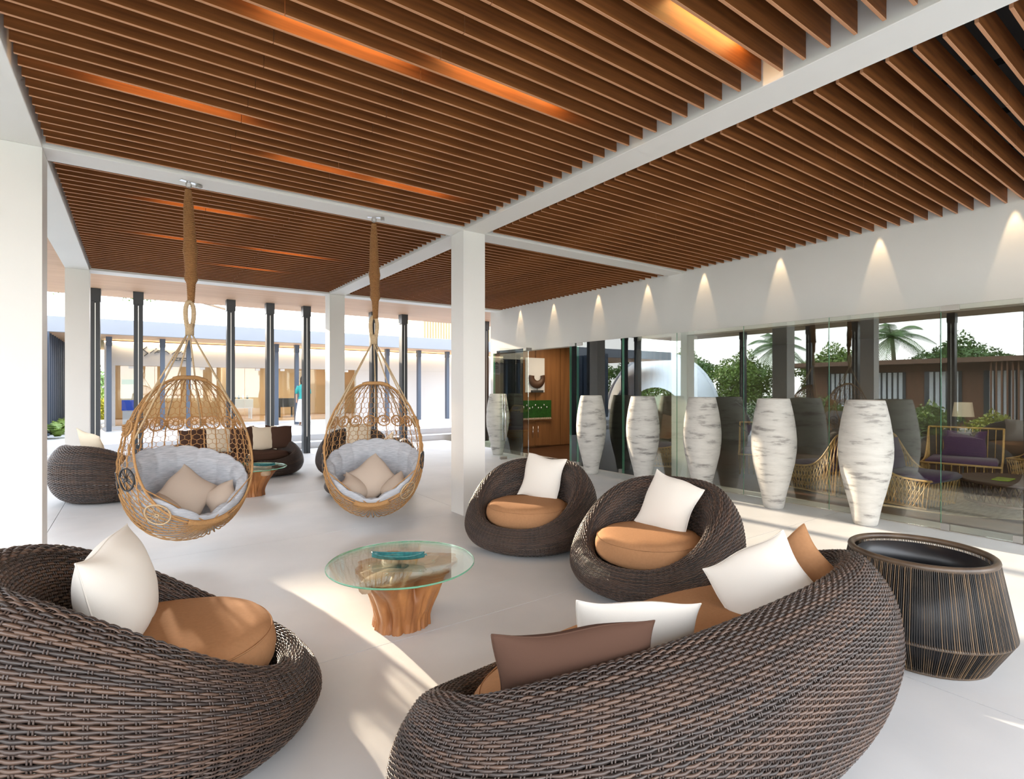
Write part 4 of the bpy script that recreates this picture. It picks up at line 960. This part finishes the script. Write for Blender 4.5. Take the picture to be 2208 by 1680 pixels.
for k, (x, y, h, sc, m) in enumerate([(-21, 3, 1.9, .8, 'leaf_a'), (-21, 9.5, 2.2, .85, 'leaf_a'), (-18, 14.5, 2.0, .8, 'leaf_b'), (-16, 19, 1.7, .8, 'leaf_b'), (-17, 24, 2.0, .9, 'leaf_a'), (-19, 30, 2.0, .9, 'leaf_a'), (-19, 36, 2.0, 1.0, 'leaf_b'), (-24, -3, 2.0, .8, 'leaf_b')]):
    tree(x, y, h, sc, ORD[k]+' leafy tree beyond the left lawn, mirrored in the glass', m)
palm(-17, 17.0, 4.2, 'palm above the trees mirrored in the glass', 5); palm(-19.5, 11.9, 4.6, 'taller palm behind the timber house', 6, (-.3, .3))
# white tensile shell
tn_ = thing('white_tent', 'white arched tensile tent on the left lawn mirrored in the glass', 'tent', (-10.5, 21.0, 0), math.radians(-35))
a = np.linspace(0, PI, 40); q = np.linspace(0, 1, 16); A, Q = np.meshgrid(a, q, indexing='ij')
sc = 1-.55*Q**1.5; V = np.stack([4.5*Q-1.2, 3.3*np.cos(A)*sc, 3.7*np.sin(A)*sc], -1)
link('membrane', build_mesh('membrane', V.reshape(-1, 3), grid_faces(40, 16), True), 'tent_white', tn_)
MB().tube(V[:, 0], .16, 10).obj('rim', 'tent_white', tn_, True)

# ------------------------------------------------------------------ the lounge behind the glass
struct('floor', MB().span(8.04, 15.5, -3, 12.2, -.06, .0), 'dark_floor', 'dark timber floor of the lounge behind the glass')
struct('floor', MB().span(7.98, 8.04, -3, 12.2, -.06, .0), 'concrete', 'concrete threshold under the glass')
struct('ceiling', MB().span(8.14, 15.5, -3, 12.2, 2.9, 3.0), 'room_dark', 'dark ceiling of the lounge behind the glass')
struct('wall_back', MB().span(15.3, 15.5, -3, 12.2, 0, 2.9), 'room_dark', 'dark back wall of the lounge behind the glass')
struct('wall_near', MB().span(8.14, 15.5, -3.2, -3.0, 0, 2.9), 'room_dark', 'dark near wall of the lounge behind the glass')
wl_ = MB().span(8.14, 15.5, 11.7, 11.9, 0, 2.9); struct('wall_end', wl_, 'panel_wood', 'brown timber panelled wall at the far end of the lounge')
for k in range(5): struct('panel', MB().span(8.16+k*.9, 8.16+k*.9+.885, 11.66, 11.70, .02, 2.88, .004), 'panel_wood', '', bpy.data.objects['wall_end'])
lamp('lounge_light', 'AREA', (9.3, 10.2, 2.85), 22, (1, .8, .55), (0, 0, 0), shape='RECTANGLE', size=1.2, size_y=1.5)
lamp('lounge_light', 'AREA', (11.5, 4.0, 2.85), 30, (1, .85, .65), (0, 0, 0), shape='RECTANGLE', size=4, size_y=5)
# niche, picture, cabinet handles on the panelled wall
t = thing('aquarium', 'green lit tank with pebbles set into the timber wall', 'aquarium', (9.0, 11.60, .78), 0)
MB().span(-.55, .55, -.02, .06, 0, .52).obj('tank', 'aqua_green', t); MB().span(-.6, .6, -.06, .06, -.03, 0).obj('shelf', 'panel_wood', t)
for k in range(16): MB().lathe([(0, .05), (.035, .035), (.045, .0)], 8, (-.5+k*.066, -.035, .0)).obj('pebble', 'pebble', t, True)
for k in range(9): MB().lathe([(0, .0), (.02, .02), (.022, .05), (0, .07)], 8, (-.42+k*.1, -.03, .30+.05*math.sin(k*2))).obj('glass_float', 'chrome', t, True)
t = thing('wall_picture', 'white square picture panel with carved dark wood sculpture in front', 'picture', (9.05, 11.63, 1.52), 0)
MB().span(-.36, .30, 0, .03, 0, .95, .003).obj('panel', 'white_cloth', t)
q = np.linspace(-.35, PI*1.12, 30); m = MB(); ou = np.stack([.27*np.cos(q)*-1, 0*q-.06, .38-.27*np.sin(q)], -1); inn = np.stack([.13*np.cos(q)*-1+.02, 0*q-.06, .42-.10*np.sin(q)], -1)
V = np.concatenate([ou, inn, ou+[0, .05, 0], inn+[0, .05, 0]]); n = 30; F = [[i, i+1, n+i+1, n+i] for i in range(n-1)]+[[2*n+i+1, 2*n+i, 3*n+i, 3*n+i+1] for i in range(n-1)]+[[i+1, i, 2*n+i, 2*n+i+1] for i in range(n-1)]+[[n+i, n+i+1, 3*n+i+1, 3*n+i] for i in range(n-1)]
m.add(V, F); m.obj('carved_form', 'dark_rattan', t, True)
MB().tube([(0, -.05, .06), (0, -.05, .13)], .008, 6).obj('pin', 'dark_grey', t); MB().span(-.18, .18, -.10, 0, 0, .06).obj('plinth', 'dark_grey', t)
t = thing('cabinet_doors', 'pair of timber cabinet doors below the green tank', 'cabinet', (9.0, 11.62, .05), 0)
for s in (-1, 1):
    o = MB().span(min(0, s*.55)+.004, max(0, s*.55)-.004, 0, .03, 0, .66, .003).obj('door', 'panel_wood', t); MB().tube([(s*.09, -.03, .22), (s*.09, -.03, .54)], .009, 8).obj('handle', 'chrome', o, True)
# rattan lounge chairs with lattice sides
def rattan_chair(x, y, rz, lab, wide=.42, L=.95):
    t = thing('rattan_chair', lab, 'chair', (x, y, 0), rz, 'lattice rattan lounge chairs')
    ss = np.linspace(0, 1, 24); topx = -.45+L*ss; topz = .40+.55*np.exp(-((ss)/.28)**1.6)
    for s in (-1, 1):
        rim = np.stack([topx, np.full(24, s*wide), topz], -1); MB().tube(rim, .016, 8).obj('side_rail', 'rattan', t, True)
        MB().tube([(topx[0]+.08, s*wide*.95, .03), (topx[-1]-.05, s*wide*.95, .03)], .014, 8).obj('base_rail', 'rattan', t, True)
        m = MB()
        for k in range(17):
            f = k/16; a = np.array([np.interp(f, ss, topx), s*wide, np.interp(f, ss, topz)])
            for g in (-.22, 0, .22):
                f2 = f+g
                if 0 <= f2 <= 1: m.tube([a, np.array([topx[0]+.08+(L-.13)*f2, s*wide*.95, .03])], .0065, 5)
        m.obj('lattice', 'rattan', t, True)
    MB().tube([(topx[0], -wide, topz[0]), (topx[0], wide, topz[0])], .016, 8).obj('top_rail', 'rattan', t, True)
    MB().tube([(topx[-1], -wide, topz[-1]), (topx[-1], wide, topz[-1])], .016, 8).obj('front_rail', 'rattan', t, True)
    m = MB()
    for k in range(11): yy = -wide+2*wide*k/10; m.tube([(topx[0], yy, topz[0]), (topx[0]+.10, yy*.95, .03)], .0065, 5).tube([(topx[-1], yy, topz[-1]), (topx[-1]-.05, yy*.95, .03)], .0065, 5)
    m.obj('lattice', 'rattan', t, True)
    MB().box((.08, 0, .42), (.74, wide*1.8, .11), 0, .04).obj('seat_pad', 'fabric_purple', t, True)
    V, F, rg = pillow_mesh(.6, .46, .16, 61); o = link('back_pad', build_mesh('back_pad', V, F, True), 'fabric_purple', t); o.location = (-.26, 0, .68); o.rotation_euler = (PI/2-.25, 0, PI/2)
    return t
rattan_chair(9.05, 3.98, math.radians(75), 'lattice rattan chair with purple pads behind the two nearest vases')
rattan_chair(9.05, 2.92, math.radians(-97), 'lattice rattan chair with purple pads right of the nearest vase', .42, .86)
rattan_chair(9.9, 5.6, math.radians(-150), 'lattice rattan chair with purple pads beside the dark branches')
rattan_chair(11.4, 2.95, math.radians(-170), 'lattice rattan chair deep in the lounge behind the low round table', .5)
rattan_chair(13.3, 1.9, math.radians(170), 'lattice rattan daybed at the right edge of the lounge', .6, 1.3)
rattan_chair(9.3, 7.2, math.radians(120), 'lattice rattan chair behind the third vase')
def low_table(x, y, r, lab):
    t = thing('low_table', lab, 'table', (x, y, 0), 0, 'dark lattice coffee tables')
    MB().lathe([(0, .36), (r-.02, .36), (r, .375), (r, .40), (r-.02, .405), (0, .40)], 48).obj('top', 'dark_rattan', t, True)
    MB().tube(ring(r*.85, .10, 0, 48), .02, 8, True).obj('base_ring', 'dark_rattan', t, True); m = MB()
    for k in range(44):
        a = 2*PI*k/44
        for s in (-.16, .16): m.tube([(r*.95*math.cos(a), r*.95*math.sin(a), .36), (r*.85*math.cos(a+s), r*.85*math.sin(a+s), .10)], .008, 4)
    m.obj('lattice', 'dark_rattan', t, True)
    for k in range(4): a = k*PI/2+.4; MB().tube([(r*.6*math.cos(a), r*.6*math.sin(a), 0), (r*.6*math.cos(a), r*.6*math.sin(a), .36)], .03, 8).obj('leg', 'dark_rattan', t, True)
    return t
low_table(9.75, 1.95, .62, 'dark round lattice table at the right edge behind the glass')
low_table(9.9, 4.75, .42, 'smaller dark lattice table behind the fourth vase')
o = MB().span(-.16, .16, -.09, .09, 0, .012, .003).obj('magazine', 'lime'); o.location = (9.6, 2.05, .405); tag(o, 'lime green booklet on the dark round table', 'booklet')
o = MB().lathe([(0, .0), (1.7, .0), (1.7, .008), (0, .008)], 40).obj('rug', 'rug'); o.location = (10.2, 3.0, 0); tag(o, 'round woven tan rug under the lounge furniture', 'rug')
# swivel chair, branch vase, sculpture
t = thing('office_chair', 'swivel chair with shell seat and chrome star base', 'chair', (10.3, 8.1, 0), math.radians(200))
q = np.linspace(0, 1, 16); w = np.linspace(-1, 1, 13); Q, Wd = np.meshgrid(q, w, indexing='ij')
Xs = np.where(Q < .5, .25-.9*Q, -.20-.12*(Q-.5)*2); Zs = np.where(Q < .5, .46-.03*np.sin(Q*2*PI), .46+.5*(Q-.5)*2)
V = np.stack([Xs+.08*Wd**2*(Q > .4), .30*Wd*(1-.15*Q), Zs+.06*Wd**2], -1); Fg = grid_faces(16, 13); Vb = V.reshape(-1, 3)
link('seat_shell', build_mesh('seat_shell', np.concatenate([Vb, Vb-[0, 0, .02]]), np.concatenate([Fg, Fg[:, ::-1]+208]), True), 'panel_wood', t)
MB().tube([(0, 0, .08), (0, 0, .45)], .025, 10).obj('column', 'chrome', t, True)
for k in range(5): a = k*2*PI/5; o = MB().tube([(0, 0, .10), (.30*math.cos(a), .30*math.sin(a), .06)], .016, 8).obj('foot', 'chrome', t, True); MB().lathe([(0, 0), (.025, .01), (.025, .04), (0, .05)], 10, (.30*math.cos(a), .30*math.sin(a), 0)).obj('caster', 'dark_grey', o, True)
t = thing('bare_branch', 'tall bare dark branch standing in the lounge', 'branch', (9.4, 5.25, 0), 0)
q = np.linspace(0, 1, 12); MB().tube(np.stack([.1*np.sin(q*3), .2*np.sin(q*2.2), q*1.2], -1), .02*(1-.5*q), 6).obj('stem', 'dark_grey', t, True)
for k in range(6): a = k*1.9; z = .5+.12*k; MB().tube([(.1*math.sin(z*2.5), .17, z), (.1+.25*math.cos(a), .15+.35*math.sin(a), z+.25), (.15+.4*math.cos(a+.3), .1+.6*math.sin(a+.3), z+.4)], [.014, .009, .004], 5).obj('twig', 'dark_grey', t, True)
t = thing('floor_lamp', 'small table lamp with pale shade glowing inside the lounge', 'lamp', (12.4, 3.2, 0), 0)
MB().lathe([(.14, 0), (.14, .02), (.015, .03), (.012, 1.15)], 16, closed_bot=True).obj('stand', 'dark_grey', t, True); MB().lathe([(.16, 1.12), (.13, 1.38)], 20).obj('shade', 'fabric_cream', t, True)

# ------------------------------------------------------------------ unseen trees added behind the shop, crowns shaped to block the low sun

def shade_tree(x, y, cx, sc, zc, lab, ck='tree_leaf_a'):
    t = thing('tree', lab, 'tree', (x, y, -.05), 0, 'trees around the pavilion')
    q = np.linspace(0, 1, 10); MB().tube(np.stack([cx*.8*np.clip((q-.9)/.1, 0, 1), 0*q, q*zc], -1), .10*(1-.5*q), 8).obj('trunk', 'bark', t, True)
    for k in range(5):
        a = k*1.3; MB().tube([(cx*.78, 0, zc*.96), (cx+sc[0]*.8*math.cos(a), sc[1]*.8*math.sin(a), zc+.1)], [.04, .012], 6).obj('branch', 'bark', t, True)
    c = link('crown', LC[ck], None, t); c.location = (cx, 0, zc+.25); c.scale = sc; c['kind'] = 'stuff'
    return t
LC['light'] = leaf_cloud('crown', 1500, (2.3, 2.3, 1.9), .15, 9, .1); LC['light'].materials.append(MATS['leaf_a'])
shade_tree(3.70, 28.5, -3.6, (.33, .5, .42), 6.05, 'added sun-blocking tree behind the shop, right of the two')
shade_tree(-1.42, 28.2, -1.35, (.65, .5, .42), 6.05, 'added sun-blocking tree behind the shop, left of the two', 'light')
